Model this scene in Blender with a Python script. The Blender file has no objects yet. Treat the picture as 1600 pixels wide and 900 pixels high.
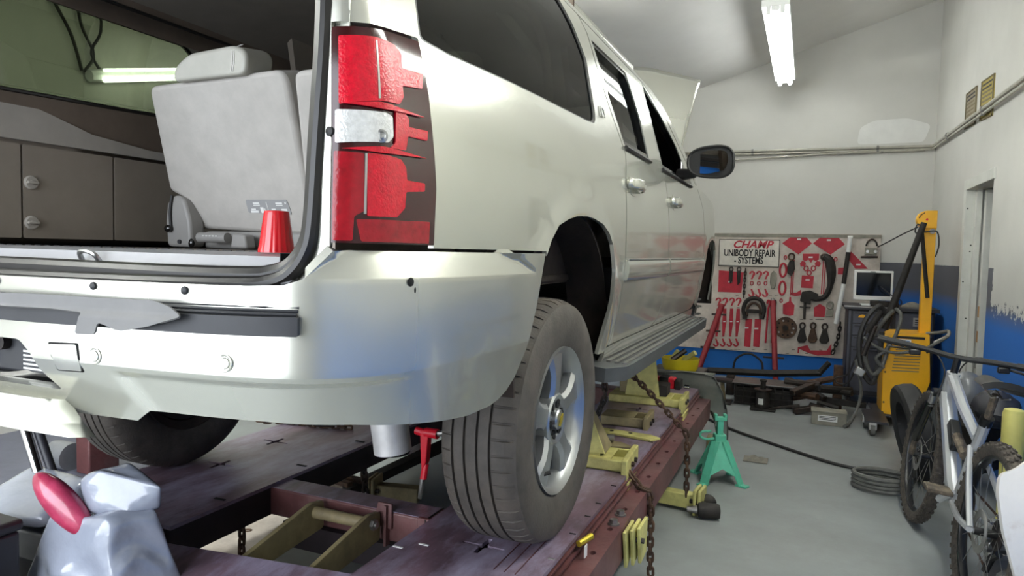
import bpy, bmesh, math, random
from mathutils import Vector as V, Matrix
random.seed(7)
sc = bpy.context.scene
COL = sc.collection
PI = math.pi

# ---------------------------------------------------------------- camera
def cam_axes(yaw, pitch, roll):
    f = V((-math.sin(yaw), math.cos(yaw), 0)); r = V((math.cos(yaw), math.sin(yaw), 0)); u = V((0, 0, 1))
    f2 = f*math.cos(pitch) - u*math.sin(pitch); u2 = u*math.cos(pitch) + f*math.sin(pitch)
    return r*math.cos(roll) + u2*math.sin(roll), u2*math.cos(roll) - r*math.sin(roll), f2
CR, CU, CF = cam_axes(.4087, .0548, .0231)
cd = bpy.data.cameras.new('camera'); cd.sensor_width = 36; cd.lens = 1063.5*36/1600; cd.clip_start = .02
cam = bpy.data.objects.new('camera', cd); COL.objects.link(cam)
m = Matrix.Identity(4)
for i in range(3):
    m[i][0] = CR[i]; m[i][1] = CU[i]; m[i][2] = -CF[i]
m[0][3], m[1][3], m[2][3] = .714, -2.109, 1.42
cam.matrix_world = m
sc.camera = cam

# ---------------------------------------------------------------- light and exposure
w = bpy.data.worlds.new('overcast_sky'); sc.world = w; w.use_nodes = True
bg = w.node_tree.nodes['Background']; bg.inputs[0].default_value = (.86, .92, 1.0, 1); bg.inputs[1].default_value = 7.6
sc.view_settings.view_transform = 'Standard'; sc.view_settings.look = 'None'
sc.view_settings.gamma = 1; sc.view_settings.use_curve_mapping = False
sc.view_settings.exposure = 0.15
TUBE_POWER = 66.0
sc.cycles.use_denoising = True
sc.cycles.max_bounces = 10; sc.cycles.diffuse_bounces = 5; sc.cycles.glossy_bounces = 4
sc.cycles.transparent_max_bounces = 10; sc.cycles.sample_clamp_indirect = 6
sc.cycles.caustics_reflective = False; sc.cycles.caustics_refractive = False
# the open bay door behind the camera lets the sky in: a portal only guides the sampling of that sky
pl = bpy.data.lights.new('bay_door_portal', 'AREA'); pl.shape = 'RECTANGLE'; pl.size = 4.5; pl.size_y = 3.2
pl.cycles.is_portal = True
po = bpy.data.objects.new('bay_door_portal', pl); COL.objects.link(po)
po.location = (-1.95, -4.45, 1.6); po.rotation_euler = (PI/2, 0, 0)

# ---------------------------------------------------------------- materials
def lin(c):
    return tuple(((x/255)/12.92 if x/255 <= .04045 else ((x/255+.055)/1.055)**2.4) for x in c)
MATS = {}
def mat(name, col, rough=.5, metal=0., var=.12, scale=6., col2=None, patch=.5, bump=0., bscale=60., coat=0., alpha=1., emit=0., spec=.5, stretch=None, soft=.12, bdist=.004):
    mt = bpy.data.materials.new(name); mt.use_nodes = True; MATS[name] = mt
    n = mt.node_tree.nodes; l = mt.node_tree.links; b = n['Principled BSDF']
    c = (*lin(col), 1)
    b.inputs['Roughness'].default_value = rough; b.inputs['Metallic'].default_value = metal
    b.inputs['Coat Weight'].default_value = coat; b.inputs['Coat Roughness'].default_value = .06
    b.inputs['Specular IOR Level'].default_value = spec
    b.inputs['Base Color'].default_value = c
    if emit:
        b.inputs['Emission Color'].default_value = c; b.inputs['Emission Strength'].default_value = emit
    geo = n.new('ShaderNodeNewGeometry'); vec = geo.outputs['Position']
    if stretch:
        mp = n.new('ShaderNodeMapping'); mp.inputs['Scale'].default_value = stretch
        l.new(vec, mp.inputs['Vector']); vec = mp.outputs[0]
    if var or col2:
        nz = n.new('ShaderNodeTexNoise'); nz.inputs['Scale'].default_value = scale; nz.inputs['Detail'].default_value = 7
        nz.inputs['Roughness'].default_value = .62
        l.new(vec, nz.inputs['Vector'])
        rp = n.new('ShaderNodeValToRGB'); l.new(nz.outputs['Fac'], rp.inputs[0])
        lo = tuple(max(0, x*(1-var*1.6)) for x in c[:3]); hi = tuple(min(1, x*(1+var*1.4)) for x in c[:3])
        rp.color_ramp.elements[0].position = .3; rp.color_ramp.elements[0].color = (*lo, 1)
        rp.color_ramp.elements[1].position = .7; rp.color_ramp.elements[1].color = (*hi, 1)
        out = rp.outputs[0]
        if col2:
            n2 = n.new('ShaderNodeTexNoise'); n2.inputs['Scale'].default_value = scale*.45; n2.inputs['Detail'].default_value = 9
            n2.inputs['Roughness'].default_value = .7
            l.new(vec, n2.inputs['Vector'])
            mr = n.new('ShaderNodeMapRange'); mr.inputs[1].default_value = patch-soft; mr.inputs[2].default_value = patch+soft
            l.new(n2.outputs['Fac'], mr.inputs[0])
            mx = n.new('ShaderNodeMix'); mx.data_type = 'RGBA'
            l.new(mr.outputs[0], mx.inputs[0]); l.new(out, mx.inputs[6]); mx.inputs[7].default_value = (*lin(col2), 1)
            out = mx.outputs[2]
        l.new(out, b.inputs['Base Color'])
    if bump:
        nb = n.new('ShaderNodeTexNoise'); nb.inputs['Scale'].default_value = bscale; nb.inputs['Detail'].default_value = 4
        l.new(vec, nb.inputs['Vector'])
        bp = n.new('ShaderNodeBump'); bp.inputs['Strength'].default_value = bump; bp.inputs['Distance'].default_value = bdist
        l.new(nb.outputs['Fac'], bp.inputs['Height']); l.new(bp.outputs[0], b.inputs['Normal'])
    return mt

def glass(name, tint, ior=1.5, rough=.0):
    mt = bpy.data.materials.new(name); mt.use_nodes = True; MATS[name] = mt
    n = mt.node_tree.nodes; l = mt.node_tree.links
    n.remove(n['Principled BSDF'])
    t = n.new('ShaderNodeBsdfTransparent'); t.inputs[0].default_value = (*tint, 1)
    g = n.new('ShaderNodeBsdfGlossy'); g.inputs['Roughness'].default_value = rough
    fr = n.new('ShaderNodeFresnel'); fr.inputs[0].default_value = ior
    mx = n.new('ShaderNodeMixShader'); l.new(fr.outputs[0], mx.inputs[0]); l.new(t.outputs[0], mx.inputs[1]); l.new(g.outputs[0], mx.inputs[2])
    l.new(mx.outputs[0], n['Material Output'].inputs[0])
    return mt

# ---------------------------------------------------------------- geometry helpers
class G:
    def __init__(s): s.bm = bmesh.new()
    def box(s, c, d, R=None):
        vs = []
        for x in (-.5, .5):
            for y in (-.5, .5):
                for z in (-.5, .5):
                    p = V((x*d[0], y*d[1], z*d[2]))
                    if R: p = R @ p
                    vs.append(s.bm.verts.new(p+V(c)))
        for f in ((0,1,3,2),(4,6,7,5),(0,4,5,1),(2,3,7,6),(0,2,6,4),(1,5,7,3)):
            s.bm.faces.new([vs[i] for i in f])
        return s
    def box2(s, a, b):
        a = V(a); b = V(b); return s.box((a+b)/2, [abs(q) for q in (b-a)])
    def ring(s, c, x, y, r, n):
        return [s.bm.verts.new(c + x*(r*math.cos(2*PI*k/n)) + y*(r*math.sin(2*PI*k/n))) for k in range(n)]
    def skin(s, a, b):
        n = len(a)
        for k in range(n): s.bm.faces.new((a[k], a[(k+1) % n], b[(k+1) % n], b[k]))
    @staticmethod
    def frame(d):
        d = d.normalized(); h = V((0, 0, 1)) if abs(d.z) < .9 else V((1, 0, 0))
        x = h.cross(d).normalized(); return x, d.cross(x)
    def cyl(s, a, b, r0, r1=None, n=16):
        a = V(a); b = V(b); r1 = r0 if r1 is None else r1
        x, y = s.frame(b-a); A = s.ring(a, x, y, r0, n); B = s.ring(b, x, y, r1, n)
        s.skin(A, B); s.bm.faces.new(A[::-1]); s.bm.faces.new(B); return s
    def pipe(s, a, b, r, ri, n=20):
        a = V(a); b = V(b); x, y = s.frame(b-a)
        A = s.ring(a, x, y, r, n); B = s.ring(b, x, y, r, n); D = s.ring(a, x, y, ri, n); E = s.ring(b, x, y, ri, n)
        s.skin(A, B); s.skin(E, D); s.skin(D, A); s.skin(B, E); return s
    def lathe(s, o, ax, prof, n=32, close=False):
        o = V(o); ax = V(ax).normalized(); x, y = s.frame(ax)
        R = [s.ring(o+ax*h, x, y, max(r, 1e-4), n) for r, h in prof]
        for a, b in zip(R, R[1:]): s.skin(a, b)
        if close: s.skin(R[-1], R[0])
        else: s.bm.faces.new(R[0][::-1]); s.bm.faces.new(R[-1])
        return s
    def tube(s, pts, r, n=8, closed=False):
        P = [V(p) for p in pts]; N = len(P); x = None; rings = []
        for i in range(N):
            d = (P[(i+1) % N]-P[i-1]) if closed else (P[min(i+1, N-1)]-P[max(i-1, 0)])
            d.normalize()
            if x is None: x, y = s.frame(d)
            else:
                x = (x-d*x.dot(d)).normalized(); y = d.cross(x)
            rings.append(s.ring(P[i], x, y, r[i] if isinstance(r, (list, tuple)) else r, n))
        for a, b in zip(rings, rings[1:]): s.skin(a, b)
        if closed: s.skin(rings[-1], rings[0])
        else: s.bm.faces.new(rings[0][::-1]); s.bm.faces.new(rings[-1])
        return s
    def prism(s, poly, off):
        off = V(off); A = [s.bm.verts.new(V(p)) for p in poly]; B = [s.bm.verts.new(V(p)+off) for p in poly]
        s.bm.faces.new(A[::-1]); s.bm.faces.new(B); s.skin(A, B); return s
    def ell(s, c, r, n=16, R=None):
        mt = Matrix.Translation(V(c)) @ (R.to_4x4() if R else Matrix.Identity(4)) @ Matrix.Diagonal((*r, 1))
        bmesh.ops.create_uvsphere(s.bm, u_segments=n, v_segments=n//2+1, radius=1, matrix=mt); return s
    def grid(s, fn, nu, nv, thick=None):
        vs = [[s.bm.verts.new(V(fn(i/nu, j/nv))) for j in range(nv+1)] for i in range(nu+1)]
        for i in range(nu):
            for j in range(nv):
                s.bm.faces.new((vs[i][j], vs[i+1][j], vs[i+1][j+1], vs[i][j+1]))
        if thick:
            s.bm.normal_update()
            off = [[v.co - v.normal*thick for v in row] for row in vs]
            ws = [[s.bm.verts.new(c) for c in row] for row in off]
            for i in range(nu):
                for j in range(nv):
                    s.bm.faces.new((ws[i][j], ws[i][j+1], ws[i+1][j+1], ws[i+1][j]))
            def rim(seq, out):
                for (a, b), (c, d) in zip(zip(seq, seq[1:]), zip(out, out[1:])): s.bm.faces.new((a, c, d, b))
            rim([vs[i][0] for i in range(nu+1)], [ws[i][0] for i in range(nu+1)])
            rim([vs[i][nv] for i in range(nu, -1, -1)], [ws[i][nv] for i in range(nu, -1, -1)])
            rim([vs[0][j] for j in range(nv, -1, -1)], [ws[0][j] for j in range(nv, -1, -1)])
            rim([vs[nu][j] for j in range(nv+1)], [ws[nu][j] for j in range(nv+1)])
        return s
    def obj(s, name, mt, parent=None, bevel=0, seg=2, ang=35, sub=0, fix=True):
        bm = s.bm
        if fix: bmesh.ops.recalc_face_normals(bm, faces=bm.faces[:])
        for f in bm.faces: f.smooth = True
        ca = math.radians(ang)
        for e in bm.edges:
            if len(e.link_faces) == 2 and e.calc_face_angle(0) > ca: e.smooth = False
        me = bpy.data.meshes.new(name); bm.to_mesh(me); bm.free()
        o = link(name, me, mt, parent)
        if bevel:
            md = o.modifiers.new('bevel', 'BEVEL'); md.width = bevel; md.segments = seg; md.limit_method = 'ANGLE'; md.angle_limit = .6
            md.harden_normals = False
        if sub:
            md = o.modifiers.new('sub', 'SUBSURF'); md.levels = sub; md.render_levels = sub
        return o
def link(name, data, mt, parent=None):
    o = bpy.data.objects.new(name, data); COL.objects.link(o)
    if mt is not None:
        data.materials.clear() if hasattr(data, 'materials') else None
        data.materials.append(MATS[mt] if isinstance(mt, str) else mt)
    if parent is not None:
        o.parent = parent; o.matrix_parent_inverse = WORLD[parent.name].inverted()
    elif isinstance(data, bpy.types.Mesh) and len(data.vertices):
        xs = [v.co for v in data.vertices]
        c = V(((min(p.x for p in xs)+max(p.x for p in xs))/2, (min(p.y for p in xs)+max(p.y for p in xs))/2, min(p.z for p in xs)))
        data.transform(Matrix.Translation(-c)); o.location = c
    WORLD[o.name] = (WORLD[parent.name] @ o.matrix_parent_inverse @ Matrix.Identity(4)) if parent is not None else Matrix.Translation(o.location)
    return o
WORLD = {}
def thing(name, label, cat, loc=(0, 0, 0), group=None):
    o = bpy.data.objects.new(name, None); COL.objects.link(o); o.location = loc; o.empty_display_size = .1
    WORLD[o.name] = Matrix.Translation(V(loc)); return tag(o, label, cat, group)
def tag(o, label, cat, group=None):
    o['label'] = label; o['category'] = cat
    if group: o['group'] = group
    return o
def struct(o, kind='structure'):
    o['kind'] = kind; return o
def lab(o, s): o['label'] = s; return o
def share(src, mtx, parent, name=None):
    """another part with the same mesh data, placed by a world matrix"""
    o = src.copy(); o.name = name or src.name.split('.')[0]; COL.objects.link(o); o.parent = parent
    o.matrix_parent_inverse = WORLD[parent.name].inverted() if parent is not None else Matrix.Identity(4)
    o.matrix_basis = mtx
    WORLD[o.name] = mtx
    return o
def dup(root, delta, rz=0, label=None, name=None):
    r = root.copy(); COL.objects.link(r); r.location = root.location + V(delta); r.rotation_euler.z += rz
    if label: r['label'] = label
    for ch in [c for c in bpy.data.objects if c.parent == root]:
        c = ch.copy(); COL.objects.link(c); c.parent = r
        for g in [q for q in bpy.data.objects if q.parent == ch]:
            d = g.copy(); COL.objects.link(d); d.parent = c
    return r
def rot(ax, a): return Matrix.Rotation(a, 3, ax)
def rnd(poly, r, n=5):
    """round the corners of a 2-D outline"""
    out = []; N = len(poly)
    for i in range(N):
        p = V(poly[i]).to_2d(); a = V(poly[i-1]).to_2d(); b = V(poly[(i+1) % N]).to_2d()
        rr = poly[i][2] if len(poly[i]) > 2 else r
        da = (a-p); db = (b-p); k = min(rr, da.length*.49, db.length*.49)
        if k < 1e-4: out.append(tuple(p)); continue
        A = p+da.normalized()*k; B = p+db.normalized()*k
        for j in range(n+1):
            t = j/n; q = A*(1-t)**2 + p*2*t*(1-t) + B*t*t; out.append((q.x, q.y))
    return out
def arc(c, r, a0, a1, n=10):
    return [(c[0]+r*math.cos(a0+(a1-a0)*k/n), c[1]+r*math.sin(a0+(a1-a0)*k/n)) for k in range(n+1)]
def smooth(pts, n=6, closed=False):
    P = [V(p) for p in pts]; out = []; N = len(P)
    R = range(N if closed else N-1)
    for i in R:
        g = (lambda k: P[k % N]) if closed else (lambda k: P[min(max(k, 0), N-1)])
        p0, p1, p2, p3 = g(i-1), g(i), g(i+1), g(i+2)
        for k in range(n):
            t = k/n
            out.append(.5*((2*p1)+(p2-p0)*t+(2*p0-5*p1+4*p2-p3)*t*t+(3*p1-p0-3*p2+p3)*t**3))
    if not closed: out.append(P[-1])
    return out
def panel(name, outline, S, mt, parent, holes=(), du=.06, dz=.05, us=(), zs=(), rim=.014, flip=False, mirror=None, off=0.):
    """a curved sheet: a 2-D outline (u, z) laid on the surface S(u, z), with a folded-in edge"""
    bm = bmesh.new(); ed = []
    for lp in [outline]+list(holes):
        vs = [bm.verts.new((p[0], p[1], 0)) for p in lp]
        ed += [bm.edges.new((vs[i-1], vs[i])) for i in range(len(vs))]
    bmesh.ops.triangle_fill(bm, use_beauty=True, edges=ed)
    ulo = min(p[0] for p in outline); uhi = max(p[0] for p in outline); zlo = min(p[1] for p in outline); zhi = max(p[1] for p in outline)
    cu = [ulo+du*k for k in range(1, int((uhi-ulo)/du)+1)]+list(us); cz = [zlo+dz*k for k in range(1, int((zhi-zlo)/dz)+1)]+list(zs)
    for c in cu: bmesh.ops.bisect_plane(bm, geom=bm.verts[:]+bm.edges[:]+bm.faces[:], dist=1e-5, plane_co=(c, 0, 0), plane_no=(1, 0, 0))
    for c in cz: bmesh.ops.bisect_plane(bm, geom=bm.verts[:]+bm.edges[:]+bm.faces[:], dist=1e-5, plane_co=(0, c, 0), plane_no=(0, 1, 0))
    def nrm(u, z):
        h = 1e-3; a = V(S(u+h, z))-V(S(u-h, z)); b = V(S(u, z+h))-V(S(u, z-h)); q = a.cross(b).normalized()
        return -q if flip else q
    uv = {v.index: (v.co.x, v.co.y) for v in bm.verts} if False else None
    bm.verts.index_update(); P = [(v.co.x, v.co.y) for v in bm.verts]
    N = [nrm(*p) for p in P]
    verts = [V(S(*p))+n*off for p, n in zip(P, N)]; faces = []; nl = []
    for f in bm.faces:
        idx = [v.index for v in f.verts]; cx = sum(P[i][0] for i in idx)/len(idx); cz_ = sum(P[i][1] for i in idx)/len(idx)
        fn = nrm(cx, cz_)
        a, b, c = verts[idx[0]], verts[idx[1]], verts[idx[2]]
        if (b-a).cross(c-a).dot(fn) < 0: idx = idx[::-1]
        faces.append(idx)
        for i in idx:
            d = V((cx-P[i][0], cz_-P[i][1])); q = min(.1, .0022/max(d.length, 1e-6)); nl.append(nrm(P[i][0]+d.x*q, P[i][1]+d.y*q))
    bnd = [e for e in bm.edges if len(e.link_faces) == 1]; low = {}
    for e in bnd:
        for v in e.verts:
            if v.index not in low:
                low[v.index] = len(verts); verts.append(verts[v.index]-N[v.index]*rim)
    for e in bnd:
        a, b = e.verts[0].index, e.verts[1].index
        f = e.link_faces[0]; cc = sum((verts[v.index] for v in f.verts), V())/len(f.verts)
        q = [a, b, low[b], low[a]]
        fn = (verts[b]-verts[a]).cross(verts[low[a]]-verts[a])
        if fn.dot(verts[a]-cc) < 0: q = q[::-1]; fn = -fn
        faces.append(q); nl += [fn.normalized() if fn.length > 0 else V((0, 0, 1))]*4
    bm.free()
    if mirror is not None:
        verts = [V((2*mirror-v.x, v.y, v.z)) for v in verts]; 
        k = 0; nn = []
        for i, f in enumerate(faces):
            blk = nl[k:k+len(f)]; k += len(f); faces[i] = f[::-1]; nn += [V((-q.x, q.y, q.z)) for q in blk[::-1]]
        nl = nn
    me = bpy.data.meshes.new(name); me.from_pydata(verts, [], faces)
    for p in me.polygons: p.use_smooth = True
    me.normals_split_custom_set(nl)
    return link(name, me, mt, parent)
def flat(o3, ux, uy):
    """map a 2-D plane into space"""
    o3 = V(o3); ux = V(ux); uy = V(uy)
    return lambda u, v: o3+ux*u+uy*v
def text(name, body, size, o3, ux, uy, mt, parent, depth=.001, shear=0, offset=0, align='CENTER', sx=1.):
    cu = bpy.data.curves.new(name, 'FONT'); cu.body = body; cu.size = size; cu.extrude = depth; cu.shear = shear; cu.offset = offset
    cu.align_x = align; cu.align_y = 'CENTER'; cu.resolution_u = 3
    t = bpy.data.objects.new(name, cu); COL.objects.link(t)
    dg = bpy.context.evaluated_depsgraph_get(); me = bpy.data.meshes.new_from_object(t.evaluated_get(dg))
    bpy.data.objects.remove(t); bpy.data.curves.remove(cu)
    ux = V(ux).normalized(); uy = V(uy).normalized(); uz = ux.cross(uy)
    M = Matrix.Identity(4)
    for i in range(3): M[i][0] = ux[i]*sx; M[i][1] = uy[i]; M[i][2] = uz[i]; M[i][3] = o3[i]
    me.transform(M)
    return link(name, me, mt, parent)
LINKS = {}
def chain(path, parent, mt, L=.045, r=.006, wd=.016):
    """separate steel links along a path, all children of parent"""
    key = (L, r, wd, mt)
    P = [V(p) for p in path]; seg = [(b-a).length for a, b in zip(P, P[1:])]; tot = sum(seg); step = L*.74; k = 0; d = step*.5
    def at(s):
        for (a, b), q in zip(zip(P, P[1:]), seg):
            if s <= q: return a+(b-a)*(s/q), (b-a).normalized()
            s -= q
        return P[-1], (P[-1]-P[-2]).normalized()
    while d < tot:
        c, t = at(d); x, y = G.frame(t)
        if k % 2: x, y = y, -x
        M = Matrix.Identity(4)
        for i in range(3): M[i][0] = x[i]; M[i][1] = y[i]; M[i][2] = t[i]; M[i][3] = c[i]
        if key not in LINKS:
            g = G(); a = wd*.62; h = L/2-a
            pts = [(a*math.cos(q), 0, h+a*math.sin(q)) for q in [PI*j/5 for j in range(6)]]+[(-a*math.cos(q), 0, -h-a*math.sin(q)) for q in [PI*j/5 for j in range(6)]]
            g.tube(pts, r, 6, True)
            LINKS[key] = g.obj('link', mt, parent)
            o = LINKS[key]; o.matrix_basis = M
        else: share(LINKS[key], M, parent, 'link')
        d += step; k += 1
# ---------------------------------------------------------------- material list
mat('paint', (209, 209, 198), .25, .72, .01, 3, coat=.6)
mat('black_rubber', (22, 21, 21), .6, var=.2, scale=20, bump=.2)
mat('seal_rubber', (30, 28, 27), .38, var=.1)
mat('tire', (70, 65, 60), .7, var=.2, scale=14, col2=(84, 76, 68), patch=.6, bump=.3, bscale=120)
mat('tread_dust', (158, 148, 136), .85, var=.3, scale=22, col2=(204, 194, 180), patch=.58, bump=.6, bscale=90, stretch=(1, .5, .5))
mat('alloy', (188, 190, 190), .3, .85, .06, 8)
mat('alloy_dark', (30, 30, 31), .6, .3, .2)
mat('brake_rust', (62, 50, 42), .8, .3, .3, 20)
mat('liner', (38, 29, 24), .9, var=.4, scale=9, bump=.4, bscale=40)
mat('dark_plastic', (42, 43, 47), .55, var=.12, scale=12)
mat('pad_gray', (118, 117, 116), .62, var=.06, scale=10)
mat('sill_gray', (146, 146, 150), .4, var=.06, scale=6)
mat('trim_tan', (142, 132, 121), .7, var=.05, scale=8, bump=.08, bscale=300)
mat('trim_light', (168, 162, 154), .7, var=.05, scale=8, bump=.08, bscale=300)
mat('headliner', (128, 120, 112), .9, var=.05, scale=8)
mat('trim_brown', (108, 95, 84), .8, var=.08, scale=8)
mat('seat_cloth', (178, 174, 168), .85, var=.05, scale=14, bump=.25, bscale=500)
mat('seat_leather', (176, 174, 164), .45, var=.04, scale=14, bump=.08, bscale=200)
mat('seat_plastic', (142, 140, 137), .5, var=.05)
mat('carpet', (120, 112, 104), .95, var=.15, scale=60, bump=.6, bscale=400)
mat('red_cup', (205, 18, 32), .25, var=.05, coat=.5)
mat('white_plastic', (232, 230, 226), .4, var=.03)
mat('print_white', (225, 225, 222), .6, var=.0)
mat('print_gray', (150, 150, 150), .6, var=.0)
mat('chrome', (215, 215, 215), .16, 1., .0)
mat('chrome_soft', (190, 190, 188), .28, .9, .05)
mat('lens_dark', (54, 10, 14), .1, .0, .06, 10)
mat('lens_red', (206, 5, 38), .12, .0, .14, 90, bump=.3, bscale=220)
mat('lens_red_deep', (150, 6, 26), .1, .0, .15, 60, bump=.1, bscale=160)
mat('lens_pink', (222, 130, 140), .05, .1, .2, 40, coat=1.)
mat('lens_clear', (232, 232, 230), .1, .3, .12, 80, bump=.35, bscale=180, coat=1.)
mat('gold_badge', (205, 182, 60), .3, .6, .05)
mat('black_gap', (10, 10, 10), .9, var=0)
mat('black_gloss', (14, 13, 13), .18, var=.1, coat=.4)
mat('mirror_glass', (210, 214, 214), .02, 1., 0)
mat('board_gray', (70, 72, 73), .5, var=.12, scale=14, bump=.15, bscale=90)
mat('steel_dark', (64, 60, 58), .5, .7, .25, 12, col2=(86, 62, 48), patch=.6)
mat('steel_bare', (150, 148, 144), .35, .85, .15, 14)
mat('steel_rusty', (72, 54, 44), .7, .4, .3, 25, col2=(112, 84, 62), patch=.58)
mat('cast_black', (40, 36, 33), .65, .3, .3, 18, bump=.3)
mat('rack_paint', (110, 90, 102), .34, .1, .3, 9, col2=(172, 166, 192), patch=.58, bump=.12, bscale=50, stretch=(1, .35, 1))  # lavender patches: scuffs plus bluish sky sheen put into the colour
mat('rack_red', (92, 54, 54), .5, .1, .25, 6, col2=(116, 88, 86), patch=.58, bump=.15, bscale=60)
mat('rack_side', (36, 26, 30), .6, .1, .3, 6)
mat('clamp_yellow', (196, 190, 118), .55, var=.15, scale=12, col2=(150, 138, 86), patch=.6)
mat('clamp_tan', (136, 124, 90), .6, var=.2, scale=9, col2=(100, 86, 66), patch=.6)
mat('bucket_yellow', (206, 186, 30), .45, var=.06)
mat('jack_green', (84, 176, 146), .5, var=.1, scale=12, col2=(120, 160, 140), patch=.66)
mat('binder_red', (206, 26, 44), .4, var=.12, scale=20)
mat('post_red', (140, 34, 42), .5, var=.15, scale=12)
mat('tool_red', (168, 34, 50), .6, var=.12, scale=15)
mat('plywood', (196, 186, 176), .8, var=.12, scale=8, col2=(160, 148, 136), patch=.62)
mat('sign_white', (214, 208, 198), .7, var=.08, scale=10)
mat('ink_black', (24, 22, 22), .7, var=.1)
mat('welder_yellow', (248, 182, 14), .4, var=.05, scale=8, coat=.3)
mat('cart_gray', (74, 76, 88), .5, var=.1, scale=8)
mat('cart_dark', (44, 44, 50), .5, var=.1, scale=8)
mat('hose_black', (46, 45, 44), .55, var=.2, scale=20)
mat('hose_gray', (88, 88, 84), .6, var=.2, scale=20)
mat('cable_black', (34, 32, 32), .6, var=.15)
mat('screen_black', (14, 16, 18), .12, var=.1, coat=.3)
mat('bike_silver', (196, 198, 200), .3, .5, .04, 6, coat=.6)
mat('bike_black', (26, 26, 27), .35, .1, .15)
mat('bike_dirt', (112, 100, 84), .85, .1, .35, 40, col2=(64, 58, 52), patch=.5, bump=.5)
mat('bike_tire', (70, 64, 57), .9, 0, .35, 60, bump=.5, bscale=200)
mat('fender_gray', (112, 116, 110), .45, .3, .1, 5, col2=(134, 132, 122), patch=.6)
mat('bollard_yellow', (214, 206, 120), .5, var=.08)
mat('bag_plastic', (152, 158, 172), .2, var=.08, scale=5, bump=.6, bscale=9, coat=.7, bdist=.012)
mat('bag_dark', (110, 112, 116), .35, var=.15, scale=5, bump=.7, bscale=10, coat=.4)
mat('pink_red', (186, 66, 98), .3, var=.25, scale=10, col2=(160, 30, 60), patch=.5, coat=.6)
mat('box_black', (34, 34, 38), .5, var=.15, scale=10)
mat('bumper_white', (216, 212, 206), .45, var=.06, scale=4, col2=(150, 116, 92), patch=.64, coat=.3)
mat('poster_yellow', (152, 136, 70), .8, var=.1, scale=20)
mat('poster_tan', (134, 124, 104), .8, var=.1, scale=20)
mat('poster_frame', (104, 94, 66), .7, var=.1)
mat('lamp_white', (232, 232, 228), .5, var=0)
mat('door_white', (206, 206, 198), .5, var=.06, scale=6)
mat('wood_raw', (168, 128, 84), .8, var=.2, scale=20)
mat('ceiling_paint', (232, 230, 226), .95, var=.03, scale=1.5)
mat('wall_white', (200, 198, 190), .9, var=.04, scale=1.2, col2=(186, 183, 174), patch=.6, bump=.1, bscale=30)
mat('floor_dark', (84, 86, 100), .45, var=.12, scale=3, col2=(100, 102, 116), patch=.58, bump=.1)
mat('patch_white', (216, 215, 210), .9, var=.05, scale=4)
mat('conduit', (172, 168, 156), .5, .3, .12, 8)
mat('box_gray', (134, 130, 118), .7, var=.15, scale=12)
mat('pipe_pale', (206, 204, 202), .45, .3, .08, 12)
mat('dirt_rag', (120, 116, 106), .9, var=.2, scale=20)
mat('tank_blue', (40, 84, 132), .5, var=.1)
glass('tint_glass', (.055, .066, .044), 1.5)
glass('door_glass', (.30, .34, .30), 1.6)
glass('clear_glass', (.85, .9, .88), 1.45)
tm = mat('tube_glow', (250, 250, 255), .4, var=0); tb = tm.node_tree.nodes['Principled BSDF']
tb.inputs['Emission Color'].default_value = (.97, 1, .94, 1); tb.inputs['Emission Strength'].default_value = TUBE_POWER  # for the added unseen fixtures, set brighter than the visible one
tm = mat('tube_glow_dim', (250, 250, 255), .4, var=0); tb = tm.node_tree.nodes['Principled BSDF']
tb.inputs['Emission Color'].default_value = (.96, 1, .98, 1); tb.inputs['Emission Strength'].default_value = 27.0  # same kind of tube, dimmed so the back wall is not overlit

def wall_mat(name, side):
    """white wall with a dark grey stripe and a blue dado; ragged edges where the paint was patched"""
    mt = mat(name, (200, 198, 191), .85, var=.04, scale=1.3, bump=.12, bscale=26)
    n = mt.node_tree.nodes; l = mt.node_tree.links; b = n['Principled BSDF']
    white = b.inputs['Base Color'].links[0].from_socket
    geo = n.new('ShaderNodeNewGeometry'); sp = n.new('ShaderNodeSeparateXYZ'); l.new(geo.outputs['Position'], sp.inputs[0])
    def math_(op, a, c):
        q = n.new('ShaderNodeMath'); q.operation = op
        for i, v in enumerate((a, c)):
            if isinstance(v, (int, float)): q.inputs[i].default_value = v
            else: l.new(v, q.inputs[i])
        return q.outputs[0]
    def noise(scale, amp):
        q = n.new('ShaderNodeTexNoise'); q.inputs['Scale'].default_value = scale; q.inputs['Detail'].default_value = 8; q.inputs['Roughness'].default_value = .75
        l.new(geo.outputs['Position'], q.inputs['Vector'])
        return math_('MULTIPLY', math_('SUBTRACT', q.outputs['Fac'], .5), amp)
    z = sp.outputs['Z']; y = sp.outputs['Y']
    def mix(f, a, bcol):
        q = n.new('ShaderNodeMix'); q.data_type = 'RGBA'; l.new(f, q.inputs[0])
        if isinstance(a, tuple): q.inputs[6].default_value = (*lin(a), 1)
        else: l.new(a, q.inputs[6])
        if isinstance(bcol, tuple): q.inputs[7].default_value = (*lin(bcol), 1)
        else: l.new(bcol, q.inputs[7])
        return q.outputs[2]
    # the stripe fades from dark grey into blue
    mr = n.new('ShaderNodeMapRange'); mr.inputs[1].default_value = 1.12; mr.inputs[2].default_value = .98
    l.new(math_('ADD', z, noise(3, .06)), mr.inputs[0])
    low = mix(mr.outputs[0], (86, 86, 92), (24, 98, 178))
    top = math_('ADD', z, noise(40, .012))
    if side == 'right':
        # near the camera new white filler was rolled over the stripe, leaving a ragged edge lower down
        near = math_('LESS_THAN', math_('ADD', y, noise(9, .25)), 3.52)
        edge = math_('SUBTRACT', 1.375, math_('MULTIPLY', near, .27))
        top = math_('ADD', z, math_('MULTIPLY', noise(16, .5), math_('ADD', math_('MULTIPLY', near, .9), .03)))
        f = math_('LESS_THAN', top, edge)
    else:
        f = math_('LESS_THAN', top, 1.385)
    l.new(mix(f, white, low), b.inputs['Base Color'])
    return mt
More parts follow.
